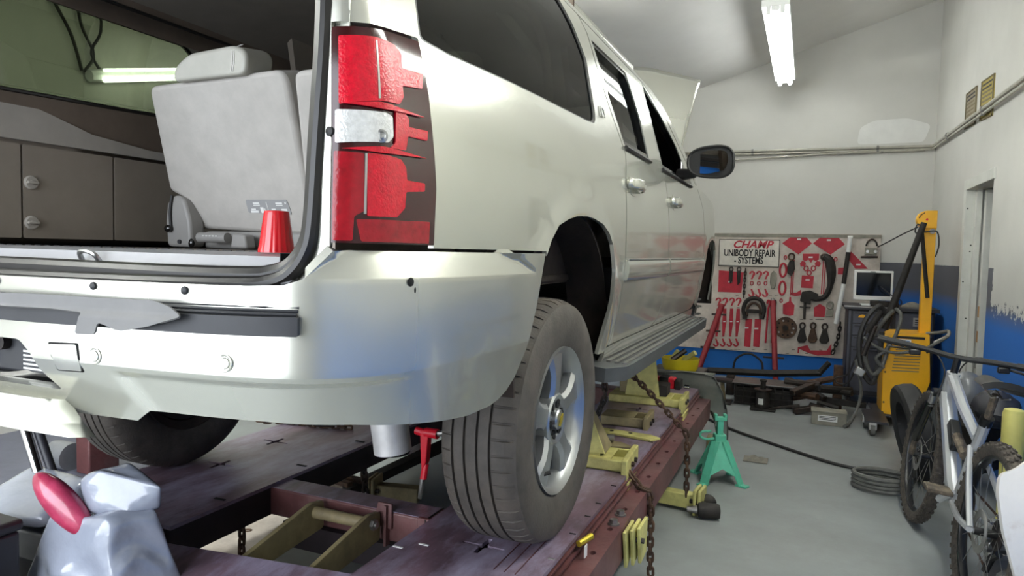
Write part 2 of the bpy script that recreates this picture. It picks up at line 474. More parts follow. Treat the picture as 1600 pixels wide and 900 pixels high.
wall_mat('wall_back_paint', 'back'); wall_mat('wall_right_paint', 'right')
def floor_mat():
    mt = mat('concrete', (138, 142, 141), .5, var=.1, scale=1.6, col2=(122, 122, 120), patch=.6, bump=.1, bscale=90, spec=.4)
    return mt
floor_mat()

# ---------------------------------------------------------------- the room
BW = 6.25; RW = 1.89; LW = -4.6; BACK = -4.4
struct(G().box2((LW-.2, -9, -.12), (RW+1.6, BW+.2, 0)).obj('floor', 'concrete'))
struct(G().box2((LW, -4.3, 0), (-2.35, 1.1, .004)).obj('floor_left_bay', 'floor_dark'))
struct(G().box2((LW-.2, BW, 0), (RW+1.6, BW+.2, 4.9)).obj('wall_back', 'wall_back_paint'))
pt = G().prism([V((x, BW-.0025, z)) for x, z in rnd([(1.15, 2.66), (1.78, 2.66), (1.84, 2.84), (1.62, 2.92), (1.30, 2.91), (1.17, 2.84)], .05)], (0, .002, 0)).obj('paint_patch', 'patch_white', bpy.data.objects['wall_back'])
g = G(); D0, D1, DH = 3.66, 4.52, 2.02
g.box2((RW, D1, 0), (RW+.16, BW, 4.9)); g.box2((RW, D0, DH), (RW+.16, D1, 4.9)); g.box2((RW, BACK, 0), (RW+.16, D0, 4.9))
struct(g.obj('wall_right', 'wall_right_paint'))
struct(G().box2((LW-.2, BACK, 0), (LW, BW, 4.9)).obj('wall_left', 'wall_white'))
# closet behind the doorway
g = G(); g.box2((RW+1.4, 3.0, 0), (RW+1.5, 5.2, 2.5)); g.box2((RW+.16, 2.9, 0), (RW+1.5, 3.0, 2.5)); g.box2((RW+.16, 5.2, 0), (RW+1.5, 5.3, 2.5)); g.box2((RW+.16, 2.9, 2.5), (RW+1.5, 5.3, 2.6))
struct(g.obj('wall_closet', 'wall_white'))
# sloping ceiling, low on the left and high on the right
zl, zr = 3.387+(LW-.2+.527)*.308, 3.387+(RW+.16+.527)*.308
g = G(); g.prism([(-.527, BACK, 3.387), (RW+.16, BACK, zr), (RW+.16, BACK, zr+.15), (-.527, BACK, 3.6), (LW-.2, BACK, 3.6), (LW-.2, BACK, 3.387)], (0, BW-BACK+.2, 0))
struct(g.obj('ceiling', 'ceiling_paint'))
# unseen bay door header and piers; right pier widened to keep daylight off the flank
g = G(); g.box2((LW-.2, BACK-.2, 3.2), (RW+.16, BACK, 4.9)); g.box2((LW-.2, BACK-.2, 0), (LW+.4, BACK, 3.2)); g.box2((.3, BACK-.2, 0), (RW+.16, BACK, 3.2))
struct(g.obj('wall_front', 'wall_white'))

# doorway frame in the right wall
dj = struct(G().box2((RW-.015, D1-.02, 0), (RW+.17, D1+.07, DH+.06)).obj('door_1', 'door_white', bevel=.004))
G().box2((RW-.015, D0-.05, DH-.02), (RW+.17, D1+.0, DH+.06)).obj('head_jamb', 'door_white', dj, bevel=.004)
G().box2((RW+.05, D1-.09, 0), (RW+.09, D1-.02, DH-.02)).obj('door_stop', 'door_white', dj, bevel=.003)
G().box2((RW+.10, D1-.16, 0), (RW+.145, D1-.1, DH-.03)).obj('door_edge', 'door_white', dj, bevel=.003)
for z in (1.02, .82): G().box2((RW+.098, D1-.15, z-.05), (RW+.1035, D1-.105, z+.04)).obj('bare_wood_patch', 'wood_raw', dj)
G().box2((RW+.096, D1-.155, .56), (RW+.1045, D1-.10, .64)).obj('hinge', 'steel_bare', dj)
for y, z in ((4.5, 1.85), (4.5, 1.55), (4.5, 1.25), (4.5, 1.5), (4.5, .95)): G().cyl((RW+.02+.02*math.sin(z*9), D1-.022, z), (RW+.02+.02*math.sin(z*9), D1-.018, z), .006, n=8).obj('screw_hole', 'ink_black', dj)
for i, (z, c) in enumerate(((.5, 'box_gray'), (.95, 'tank_blue'), (1.35, 'white_plastic'), (1.62, 'cart_dark'))):
    tag(G().box2((RW+.9, 4.0, z), (RW+1.3, 4.7, z+.2)).obj('storage_box', c, bevel=.01), ['dull grey', 'dark blue', 'white', 'charcoal'][i]+' storage box on a closet shelf behind the doorway', 'box', 'closet boxes')
tag(G().box2((RW+.85, 3.1, .44), (RW+1.38, 5.1, .49)).box2((RW+.85, 3.1, .9), (RW+1.38, 5.1, .94)).box2((RW+.85, 3.1, 1.3), (RW+1.38, 5.1, 1.34)).box2((RW+.85, 3.1, 1.57), (RW+1.38, 5.1, 1.61)).box2((RW+.85, 3.1, 0), (RW+.9, 3.15, 1.7)).box2((RW+.85, 5.05, 0), (RW+.9, 5.1, 1.7)).obj('closet_shelf', 'wood_raw'), 'wooden shelf unit in the closet behind the doorway', 'shelf')

# electrical conduits
def conduit(pts, r, label, mt='conduit'):
    t = thing('conduit', label, 'conduit', pts[0], 'wall conduits')
    G().tube(pts, r, 8).obj('pipe', mt, t)
    for (a, b) in zip(pts, pts[1:]):
        a = V(a); b = V(b); d = (b-a); k = max(1, int(d.length/1.1))
        for i in range(k):
            c = a+d*((i+.6)/k); u = d.normalized()
            G().cyl(c-u*.012, c+u*.012, r*1.5, n=8).obj('clip', 'steel_bare', t)
y = BW-.03
conduit([(LW+.1, y, 2.655), (RW-.032, y, 2.612), (RW-.032, 2.0, 2.50), (RW-.032, -2.5, 2.44)], .016, 'upper pale conduit running along both white walls')
conduit([(LW+.1, y, 2.612), (RW-.03, y, 2.582), (RW-.03, 2.0, 2.462)], .011, 'thin middle conduit just under the upper conduit')
conduit([(LW+.1, y, 2.60), (-.1, y, 2.53), (.8, y, 2.565), (RW-.1, y, 2.572)], .009, 'lowest sagging conduit on the back wall')

# fluorescent lights
def strip_light(c, L, label, axis='y', z=2.85, w=.165, glow='tube_glow'):
    t = thing('fluorescent_light', label, 'ceiling light', (c[0], c[1], z), 'fluorescent lights')
    ex = V((1, 0, 0)) if axis == 'y' else V((0, 1, 0)); ey = V((0, 1, 0)) if axis == 'y' else V((1, 0, 0)); o = V((c[0], c[1], z))
    def bx(a, b, name, mt):
        p = [o+ex*a[0]+ey*a[1]+V((0, 0, a[2])), o+ex*b[0]+ey*b[1]+V((0, 0, b[2]))]
        return G().box2(*p).obj(name, mt, t, bevel=.003)
    bx((-w/2+(.03 if w < .19 else 0), -L/2, .0), (w/2-(.03 if w < .19 else 0), L/2, .05), 'housing', 'lamp_white')
    bx((-.03, -L/2, -.03), (.03, L/2, .0), 'ballast_cover', 'lamp_white')
    for s in (-1, 1):
        q = o+ex*(s*.05)+V((0, 0, -.032))
        G().cyl(q-ey*(L/2-.02), q+ey*(L/2-.02), .021, n=12).obj('tube', glow, t)
        for e in (-1, 1):
            p = q+ey*(e*(L/2-.008)); G().box(p+V((0, 0, .005)), (.034, .016, .06) if axis == 'y' else (.016, .034, .06)).obj('lamp_holder', 'lamp_white', t, bevel=.003)
    zc = 3.387+max(0, (c[0]+.527))*.308
    for e in (-1, 1):
        p = o+ey*(e*L*.33); G().cyl(p+V((0, 0, .05)), (p.x, p.y, zc+.02), .006, n=6).obj('hanger_rod', 'steel_bare', t)
strip_light((.41, 4.62), 2.36, 'glowing twin-tube fluorescent light in front of the white back wall', w=.20, z=3.3, glow='tube_glow_dim')  # dim tubes and wide housing hold light off wall and ceiling
strip_light((1.3, .5), 2.36, 'added unseen fluorescent light over the right side of the car')  # this and the next three are unseen, added to brighten the room
strip_light((-1.1, 1.6), 2.36, 'added unseen fluorescent light over the car roof')
strip_light((-3.2, 1.2), 2.36, 'added unseen fluorescent light over the left side of the car', z=3.2)
strip_light((-3.2, -1.9), 2.36, 'added unseen fluorescent light over the left bay entrance', z=3.2)
# wall light seen through the left cabin window
t = thing('fluorescent_light', 'fluorescent tube on the left wall seen through the cabin window', 'wall light', (LW+.06, 2.3, 2.85), 'fluorescent lights')
for dz in (.0, .075): G().cyl((LW+.13, 1.62, 2.70+dz), (LW+.13, 2.9, 3.03+dz), .014 if dz else .024, n=10).obj('tube', 'tube_glow_dim', t)
G().tube([(LW+.056, 1.55, 2.72), (LW+.056, 2.95, 3.08)], .05, 8).obj('housing', 'lamp_white', t)
# cords hanging on the left wall
t = thing('extension_lead', 'dark cords hanging on the left wall seen through the cabin window', 'cord', (LW+.05, 1.4, 2.6))
for pts in ([(1.2, 3.4), (1.3, 3.2), (1.42, 3.0), (1.5, 2.75)], [(1.45, 3.4), (1.5, 3.1), (1.6, 2.9), (1.52, 2.75)], [(1.65, 3.4), (1.66, 3.1), (1.58, 2.9), (1.72, 2.72)]):
    G().tube(smooth([(LW+.04, a, b) for a, b in pts], 5), .012, 6).obj('cord', 'cable_black', t)

# posters on the right wall
def poster(y0, y1, z0, z1, slope, mt, label):
    t = thing('poster', label, 'poster', (RW-.005, (y0+y1)/2, z0), 'right wall posters')
    A = lambda u, v, d=0: V((RW-.006-d, y0+(y1-y0)*u, z0+(z1-z0)*v+slope*u))
    G().prism([A(0, 0), A(1, 0), A(1, 1), A(0, 1)], (.006, 0, 0)).obj('sheet', mt, t)
    for a, b in (((0, 0), (1, .03)), ((0, .97), (1, 1)), ((0, 0), (.05, 1)), ((.95, 0), (1, 1))):
        G().prism([A(a[0], a[1]), A(b[0], a[1]), A(b[0], b[1]), A(a[0], b[1])], (-.005, 0, 0)).obj('frame_edge', 'poster_frame', t)
    for i in range(8):
        v = .9-.105*i; u1 = .9-.2*random.random()
        G().prism([A(.1, v), A(u1, v), A(u1, v-.045), A(.1, v-.045)], (-.001, 0, 0)).obj('print_line', 'ink_black' if i < 2 else 'poster_frame', t)
poster(4.76, 4.36, 2.53, 2.83, -.02, 'poster_tan', 'brownish framed notice sheet nearer the room corner')
poster(4.20, 3.80, 2.50, 2.80, -.03, 'poster_yellow', 'yellowed framed notice sheet above the doorway')
# ================================================================ the car
def pch(xs, ys):
    h = [b-a for a, b in zip(xs, xs[1:])]; d = [(b-a)/q for a, b, q in zip(ys, ys[1:], h)]
    mm = [d[0]]+[0 if d[i-1]*d[i] <= 0 else 2*d[i-1]*d[i]/(d[i-1]+d[i]) for i in range(1, len(d))]+[d[-1]]
    def f(x):
        x = min(max(x, xs[0]), xs[-1]); i = 0
        while i < len(h)-1 and x > xs[i+1]: i += 1
        t = (x-xs[i])/h[i]
        return (2*t**3-3*t*t+1)*ys[i]+(t**3-2*t*t+t)*h[i]*mm[i]+(-2*t**3+3*t*t)*ys[i+1]+(t**3-t*t)*h[i]*mm[i+1]
    return f
tx = pch([.9, 1.1, 1.25, 1.40, 1.55, 1.70, 1.80, 1.86, 2.05, 2.25, 2.33, 2.39], [.06, .03, .01, 0, 0, .008, .02, .032, .072, .12, .155, .21])
ty = pch([1.0, 1.4, 1.85, 2.3, 2.45], [0, 0, .022, .10, .17])
sx_ = pch([-1.02, -.7, -.3, .3, 2.4, 3.4, 3.9, 4.25], [-.002, .016, .027, .03, .03, .028, -.03, -.2])
CX = -.97
def S(u, z):
    if u >= -1.02:
        # flared lips round the wheel openings
        fl = 0
        for c in (0.05, 3.302):
            d = math.hypot(u-c, z-1.10); 
            if z > 1.0 and abs(d-.45) < .10: fl = max(fl, .009*(.5+.5*math.cos(PI*(d-.45)/.10)))
        return V((sx_(u)-tx(z)+fl, u, z))
    c = sx_(-1.02)-.1; q = (-1.02-u)/.1; th = min(q, PI/2); nx, ny = math.cos(th), -math.sin(th)
    x, y = c+.1*nx, -1.02+.1*ny
    if q > PI/2: x = c-((-1.02-u)-.05*PI)
    return V((x-tx(z)*nx, y-ty(z)*ny, z))
PLN = [(.045, -.33), (.047, -.6), (.04, -.85), (.018, -1.0), (-.03, -1.10), (-.11, -1.165), (-.22, -1.20), (-.40, -1.225), (-.65, -1.245), (-.97, -1.25)]
us_ = [-.33, -.6, -.85]
for i in range(3, len(PLN)): us_.append(us_[-1]-math.dist(PLN[i], PLN[i-1]))
def nspl(xs, ys):
    n = len(xs); h = [xs[i+1]-xs[i] for i in range(n-1)]; a = [0]*n; b = [1]*n; c = [0]*n; d = [0]*n
    for i in range(1, n-1): a[i] = h[i-1]; b[i] = 2*(h[i-1]+h[i]); c[i] = h[i]; d[i] = 6*((ys[i+1]-ys[i])/h[i]-(ys[i]-ys[i-1])/h[i-1])
    for i in range(1, n): q = a[i]/b[i-1]; b[i] -= q*c[i-1]; d[i] -= q*d[i-1]
    mm = [0]*n; mm[-1] = d[-1]/b[-1]
    for i in range(n-2, -1, -1): mm[i] = (d[i]-c[i]*mm[i+1])/b[i]
    def f(x):
        i = 0
        while i < n-2 and x > xs[i+1]: i += 1
        t = x-xs[i]; return ys[i]+t*((ys[i+1]-ys[i])/h[i]-h[i]*(2*mm[i]+mm[i+1])/6)+t*t*mm[i]/2+t**3*(mm[i+1]-mm[i])/(6*h[i])
    return f
fx_ = nspl(us_[::-1], [p[0] for p in PLN][::-1]); fy_ = nspl(us_[::-1], [p[1] for p in PLN][::-1]); UC = us_[-1]
def bump_off(u, z):
    r = max(0, min(1, (-.85-u)/.35)); r = r*r*(3-2*r)                     # 0 on the side, 1 on the rear
    o = .006
    if z > 1.36:                                         # chamfered shelf under the lamp
        uR = -.418-(z-1.362)/.058*.124; uL = -1.199+(z-1.366)/.051*.046
        k = min((z-1.362)/.056, (uR-u)/.09, (u-uL)/.035)
        o -= .024*max(0, min(1, k))
    if z < 1.185:                                        # tucked-under lower edge
        t = (1.185-z)/.12; o -= (.012+.030*r)*t
        if r > 0:                                        # sunk field right of the vertical rib
            e = -1.60+(1.15-z)*.75
            k = max(0, min(1, (u-e)/.06)); k = k*k*(3-2*k)*max(0, min(1, (1.176-z)/.012))*max(0, min(1, (-1.0-u)/.12))
            o -= .006*k
    return o
def SB(u, z):
    mir = u < UC
    if mir: u = 2*UC-u
    h = 1e-3; x, y = fx_(u), fy_(u); a = V((fx_(u+h)-fx_(u-h), fy_(u+h)-fy_(u-h))); a.normalize()
    n = V((a.y, -a.x)); o = bump_off(u, z)
    p = V((x+n.x*o, y+n.y*o, z))
    return V((2*CX-p.x, p.y, z)) if mir else p

car = thing('sport_utility_vehicle', 'champagne silver sport utility vehicle raised on the purple frame rack, tailgate open', 'car', (CX, 1.3, .466))

# ---- outer sheet metal on both flanks
QG = [(-.905, 1.842), (-.8, 1.838), (-.514, 1.850), (-.14, 1.862), (.19, 1.873, .05), (.292, 1.885, .05), (.305, 2.12), (.215, 2.22), (.10, 2.285), (-.80, 2.285, .03), (-.885, 2.1)]
QG = rnd(QG, .015)
RW_ = rnd([(.445, 2.235), (.99, 2.245), (1.03, 2.19), (1.12, 2.06), (1.165, 1.872), (.69, 1.868), (.56, 2.03)], .012)
FW_ = rnd([(1.25, 2.28), (1.39, 2.282), (1.75, 2.185), (2.11, 2.065), (2.42, 1.868), (1.46, 1.867), (1.385, 2.16)], .012)
ARCH = [(.405, 1.03), (.438, 1.136), (.462, 1.234), (.456, 1.359), (.42, 1.452), (.36, 1.493), (.26, 1.522), (.147, 1.536), (.06, 1.54), (-.04, 1.534), (-.118, 1.521), (-.202, 1.498), (-.262, 1.453), (-.30, 1.407)]
quarter = [(-.30, 1.421), (-.60, 1.421), (-.885, 1.421), (-.879, 1.54), (-.896, 1.73), (-.911, 1.842), (-1.03, 1.829), (-1.160, 1.823), (-1.152, 1.62), (-1.150, 1.42), (-1.155, 1.412), (-1.205, 1.366),
           (-1.192, 1.40), (-1.186, 1.43), (-1.186, 1.64), (-1.190, 1.86), (-1.20, 2.1), (-1.20, 2.30), (.34, 2.30), (.395, 2.25), (.43, 2.15), (.52, 2.0), (.63, 1.88), (.672, 1.83), (.622, 1.70), (.62, 1.60), (.626, 1.41), (.617, 1.30), (.606, 1.173), (.523, 1.076), (.458, 1.03)]+ARCH
rdoor = [(.682, 1.83), (.634, 1.70), (.632, 1.60), (.637, 1.41), (.628, 1.30), (.617, 1.178), (.55, 1.085), (.515, 1.052), (1.335, 1.052), (1.455, 1.078), (1.52, 1.14), (1.562, 1.24), (1.563, 1.41), (1.54, 1.65), (1.50, 1.86), (1.30, 2.298), (.36, 2.298), (.407, 2.25), (.442, 2.15), (.532, 2.0), (.642, 1.88)]
fdoor = [(1.511, 1.86), (1.551, 1.65), (1.574, 1.41), (1.573, 1.24), (1.531, 1.14), (1.466, 1.076), (1.36, 1.052), (2.58, 1.052), (2.68, 1.068), (2.80, 1.13), (2.865, 1.23), (2.898, 1.41), (2.88, 1.73), (2.72, 1.872), (2.46, 1.985), (1.92, 2.195), (1.40, 2.300), (1.311, 2.298)]
fender = [(2.731, 1.875), (2.891, 1.73), (2.909, 1.41), (2.876, 1.23), (2.81, 1.122), (2.75, 1.08), (2.82, 1.05), (2.90, 1.2), (2.95, 1.36), (3.03, 1.46), (3.15, 1.52), (3.30, 1.54), (3.45, 1.52), (3.58, 1.46), (3.68, 1.34), (3.72, 1.2), (3.73, 1.05), (4.15, 1.05), (4.18, 1.3), (4.18, 1.62), (4.05, 1.74), (3.6, 1.815), (3.1, 1.87)]
rail = [(-1.2, 2.304), (1.31, 2.304), (1.41, 2.306), (1.93, 2.201), (2.47, 1.991), (2.70, 1.890), (2.76, 1.905), (2.50, 2.05), (1.97, 2.265), (1.45, 2.385), (-1.19, 2.388)]
rocker = [(.47, .96), (2.72, .96), (2.72, 1.046), (.47, 1.046)]
def body_side(mir):
    k = dict(mirror=CX if mir else None)
    q = panel('quarter_panel', quarter, S, 'paint', car, [QG], us=[-1.02, -.9], zs=[1.70, 1.8, 1.86], du=.07, dz=.045, **k)
    panel('window_gasket', QG, S, 'seal_rubber', q, [rnd([(a*.975-.012, b*.9735+.0545) for a, b in QG], 0)], off=-.003, du=.12, dz=.09, **k)
    panel('quarter_glass', [(a*.985-.006, b*.982+.037) for a, b in QG], S, 'tint_glass', q, off=-.007, rim=.004, du=.1, dz=.08, **k)
    for nm, out, hole, gl, up in (('rear_door', rdoor, RW_, 'door_glass', True), ('front_door', fdoor, FW_, None, False)):
        d = panel(nm, out, S, 'paint', car, [hole], zs=[1.70, 1.8, 1.86], du=.08, dz=.05, **k)
        cu_ = sum(p[0] for p in hole)/len(hole); cz_ = sum(p[1] for p in hole)/len(hole)
        inn = [(cu_+(a-cu_)*.93, cz_+(b-cz_)*.90) for a, b in hole]
        panel('window_trim', hole, S, 'black_gloss', d, [inn], off=-.004, du=.1, dz=.08, rim=.03, **k)
        if gl: panel('window_glass', [(cu_+(a-cu_)*.96, cz_+(b-cz_)*.95) for a, b in hole], S, gl, d, off=-.022, rim=.004, du=.1, dz=.08, **k)
        if mir: continue
        h0 = .655 if up else 1.62; h1 = h0+.24; z = 1.708
        # flush dish behind the handle, the pull itself, and the lock button
        panel('handle_dish', rnd([(h0+.05, z-.045), (h1-.07, z-.045), (h1-.07, z+.04), (h0+.05, z+.04)], .03), S, 'paint', d, off=.0015, rim=.003)
        def hp(t, w): 
            u = h0+(h1-h0)*t; b = .028*math.sin(PI*min(max(t*1.15-.07, 0), 1))**.5
            p = S(u, z); return V((p.x+.006+b+w[0], u, z+w[1]))
        g = G(); g.grid(lambda a, b: hp(a, (.012*math.cos(PI*(b-.5)), .024*math.sin(PI*(b-.5)))), 14, 8, thick=.006); g.obj('door_handle', 'paint', d)
        g = G(); u = h0+.015; g.ell((S(u, z).x+.01, u, z), (.018, .028, .026), 12); g.obj('lock_cylinder', 'paint', d)
        # wide body-side moulding with a bright top edge
        m0, m1 = (.65, 1.552) if up else (1.588, 2.87)
        ms = lambda u, zz: S(u, zz)+V((.014-.010*abs((zz-1.348)/.045)**3, 0, 0))
        panel('side_moulding', rnd([(m0, 1.303), (m1, 1.303), (m1, 1.393), (m0, 1.393)], .008), ms, 'paint', d, du=.1, dz=.012)
        G().tube([ms(m0+.01+(m1-m0-.02)*i/12, 1.393)+V((.003, 0, .002)) for i in range(13)], .004, 6).obj('moulding_bead', 'chrome_soft', d)
        cut = [p for p in (hole[0:0])]
        g = G(); bl = [p for p in sorted(hole) if p[1] < 1.90]; a, b = bl[0][0], max(p[0] for p in bl)
        g.tube([S(a+.0+(b-a)*i/8, 1.858)+V((.006, 0, 0)) for i in range(9)], .009, 6); g.obj('beltline_strip', 'black_rubber', d)
    if not mir:
        jb = [(.48, .99), (2.93, .99), (2.935, 1.72), (2.76, 1.85), (2.48, 1.965), (1.93, 2.175), (1.40, 2.290), (.37, 2.290), (.42, 2.15), (.51, 2.0), (.615, 1.88), (.64, 1.83), (.60, 1.68), (.605, 1.41), (.595, 1.29), (.58, 1.17)]
        hl = [[(sum(p[0] for p in h)/len(h)+(a-sum(p[0] for p in h)/len(h))*1.015, sum(p[1] for p in h)/len(h)+(b-sum(p[1] for p in h)/len(h))*1.02) for a, b in h] for h in (RW_, FW_)]
        panel('gap_backing', jb, S, 'black_gap', car, hl, off=-.010, rim=.01, du=.15, dz=.06)  # black sheet behind the doors, stands in for shade in the shut lines
    panel('front_fender', fender, S, 'paint', car, zs=[1.70, 1.8], du=.08, dz=.05, **k)
    panel('roof_rail', rail, S, 'paint', car, du=.1, dz=.02, **k)
    panel('rocker_panel', rocker, S, 'paint', car, du=.3, dz=.03, **k)
body_side(False); body_side(True)
# roof skin and windscreen
def roofpt(a, b):
    y = -1.0+2.5*a; zc = 2.388; r = S(max(y, -1.0), zc); s = b*2-1
    hx = r.x-CX; return (CX+hx*s, y, zc+.055*(1-abs(s)**2.4)*(1-.5*max(0, a-.8)*5*.6))
G().grid(roofpt, 24, 20, thick=.02).obj('roof', 'paint', car, fix=False)
def shield(a, b):
    y = 1.5+1.2*a; z = 2.385-.48*a; hx = S(y, z).x-CX-.02; s = b*2-1
    return (CX+hx*s, y+.15*(1-s*s), z+.03*(1-s*s))
G().grid(shield, 10, 14, thick=.006).obj('windscreen', 'door_glass', car, fix=False)
text('trim_badge', 'LT', .055, S(.40, 1.945)+V((.004, 0, 0)), (0, 1, 0), (-.25, 0, 1), 'chrome_soft', car, depth=.002)
# raised bonnet, seen from behind over the roof line
def hood(a, b):
    s = b*2-1; hw = .80+.06*a; y = 2.80+.62*a; z = 1.95+.93*a-.13*(abs(s)**2.2)*a**2; 
    y -= .05*abs(s)**3*a; crown = .05*(1-s*s)+.018*(1/(1+math.exp((abs(s)-.62)*40)))
    nrm = V((0, -.83, .55))
    return V((CX+hw*s, y, z))+nrm*crown
G().grid(hood, 16, 60, thick=.03).obj('hood', 'paint', car, fix=False)
# closing parts of the front end
G().box2((CX-.85, 2.62, 1.0), (CX+.85, 2.70, 1.86)).obj('firewall', 'dark_plastic', car)
G().prism([(CX-.9, 2.05, 1.45), (CX-.9, 2.62, 1.45), (CX-.9, 2.68, 1.87), (CX-.9, 2.2, 1.80)], (1.8, 0, 0)).obj('dashboard', 'dark_plastic', car, bevel=.03)
G().box2((CX-.9, 4.02, 1.1), (CX+.9, 4.12, 1.70)).obj('grille_support', 'dark_plastic', car, bevel=.02)
G().box2((CX-.45, 2.9, 1.1), (CX+.45, 3.8, 1.6)).obj('engine_block', 'cast_black', car, bevel=.05)

# ---- rear bumper
half = [(-.352, 1.414), (-.60, 1.414), (-1.12, 1.414), (-1.152, 1.412), (-1.20, 1.362), (-1.235, 1.350), (-1.30, 1.347), (-1.6, 1.346)]
top = half+[(2*UC-a, b) for a, b in half[::-1]]
low = [(-.382, 1.338), (-.412, 1.27), (-.474, 1.165), (-.535, 1.099), (-.58, 1.073), (-.62, 1.060), (-.665, 1.053), (-.775, 1.052), (-.87, 1.062), (-.992, 1.077), (-1.103, 1.090), (-1.286, 1.098), (-1.538, 1.098), (-1.575, 1.074), (-1.66, 1.074)]
bot = [(2*UC-a, b) for a, b in low]+low[::-1]
cav = rnd([(-1.849, 1.220), (-1.810, 1.19), (-1.797, 1.158), (-1.752, 1.122), (2*UC+1.752, 1.122), (2*UC+1.797, 1.158), (2*UC+1.810, 1.19), (2*UC+1.849, 1.22)], .012)
bm_ = panel('rear_bumper', top+bot, SB, 'paint', car, [cav], du=.035, dz=.012, zs=[1.362, 1.185, 1.176]+[1.072+.006*i for i in range(18)], us=[-1.2, -1.15]+[-1.66+.006*i for i in range(32)], rim=.02)
# number plate recess and its black bracket
g = G(); yb = -1.10
g.box2((CX-.33, yb, 1.08), (CX+.33, yb+.02, 1.26)); g.box2((CX-.33, -1.235, 1.222), (CX+.33, yb, 1.232)); g.obj('plate_recess', 'black_gap', bm_)
G().prism([(CX+.02, -1.20, 1.135), (CX+.26, -1.195, 1.135), (CX+.265, -1.19, 1.2), (CX+.20, -1.20, 1.215), (CX+.02, -1.2, 1.215)], (0, .05, 0)).obj('plate_bracket', 'dark_plastic', bm_, bevel=.006)
G().cyl((CX+.10, -1.215, 1.20), (CX+.10, -1.17, 1.20), .018, n=12).cyl((CX+.04, -1.215, 1.17), (CX+.04, -1.17, 1.17), .022, n=12).obj('plate_lamp', 'cast_black', bm_)
G().box2((CX+.165, -1.207, 1.142), (CX+.255, -1.203, 1.192)).obj('sticker', 'dark_plastic', bm_)
for i in range(5): G().box2((CX+.172, -1.2085, 1.147+.009*i), (CX+.247-(.012 if i % 2 else 0), -1.2065, 1.151+.009*i)).obj('print_line', 'print_white', bm_)
G().tube(smooth([(CX-.1, -1.2, 1.13), (CX+.1, -1.21, 1.128), (CX+.2, -1.2, 1.14), (CX+.27, -1.18, 1.135)], 5), .008, 6).obj('wire', 'steel_bare', bm_)
# bumper step below the recess
panel('bumper_step', [(-1.70, 1.072), (-1.757, 1.112), (2*UC+1.757, 1.112), (2*UC+1.70, 1.072), (2*UC+1.66, 1.05), (-1.66, 1.05)], lambda u, z: SB(u, 1.2)+V((0, -.02-.25*(1.112-z), z-1.2)), 'paint', bm_, rim=.06, du=.1, dz=.02)
# black step pad with ribs
pad = rnd([(-1.206, 1.262), (-1.206, 1.296), (2*UC+1.206, 1.290), (2*UC+1.206, 1.256)], .003)
panel('step_pad', pad, SB, 'dark_plastic', bm_, off=.020, rim=.03, du=.08, dz=.02)
for i in range(3):
    z = 1.299+.006*i
    G().tube([SB(-1.208-.0-(2*(UC+1.208)*-1)*0-(abs(UC+1.208)*2)*k/30, z)+V((0, -.006+.004*i, 0)) for k in range(31)], .0032, 5).obj('pad_rib', 'dark_plastic', bm_)
flap = [(-1.393, 1.292), (-1.42, 1.308), (-1.457, 1.317), (-1.592, 1.316), (-1.75, 1.318), (-1.92, 1.314), (-2.3, 1.31), (-2.3, 1.288), (-1.92, 1.292), (-1.70, 1.292), (-1.624, 1.288), (-1.636, 1.248), (-1.59, 1.249), (-1.583, 1.272), (-1.53, 1.259), (-1.46, 1.272)]
panel('loose_pad_cover', rnd(flap, .008), lambda u, z: SB(u, z)+V((0, -.040-.012*math.sin((u+1.39)*9)*math.sin(u*3)-.010*max(0, min(1, (1.295-z)/.015)), 0)), 'pad_gray', bm_, rim=.004, du=.03, dz=.01)
panel('tow_hook_cover', rnd([(-1.758, 1.217), (-1.684, 1.220), (-1.676, 1.169), (-1.742, 1.167)], .004), SB, 'paint', bm_, off=.0025, rim=.004, du=.05, dz=.03)
panel('tow_cover_gap', rnd([(-1.761, 1.220), (-1.681, 1.223), (-1.673, 1.166), (-1.745, 1.164)], .004), SB, 'black_gap', bm_, off=.001, rim=.002, du=.05, dz=.03)
for u, z in ((-1.638, 1.201), (-1.342, 1.208), (2*UC+1.638, 1.201), (2*UC+1.342, 1.208)):
    c = SB(u, z); G().lathe(c, (0, -1, 0), [(.0165, -.004), (.0165, .0008), (.0150, .0016), (.0125, .0008), (.0125, -.002)], 24).obj('sensor_ring', 'paint', bm_)
    G().lathe(c, (.15, -1, 0), [(.0105, -.004), (.0105, .001), (.009, .0025), (.001, .003)], 20).obj('parking_sensor', 'paint', bm_)
for u in (-1.911, -1.639, -1.425, 2*UC+1.639, 2*UC+1.425):
    c = SB(u, 1.335); G().lathe(c, (0, -1, 0), [(.008, 0), (.0075, .003), (.005, .005), (.001, .0055)], 12).obj('bumper_bolt', 'dark_plastic', bm_)
c = SB(-1.0, 1.356); G().ell(c, (.004, .010, .009), 8).ell(c+V((.001, .012, -.016)), (.003, .004, .008), 8).obj('paint_chip', 'black_gap', bm_)

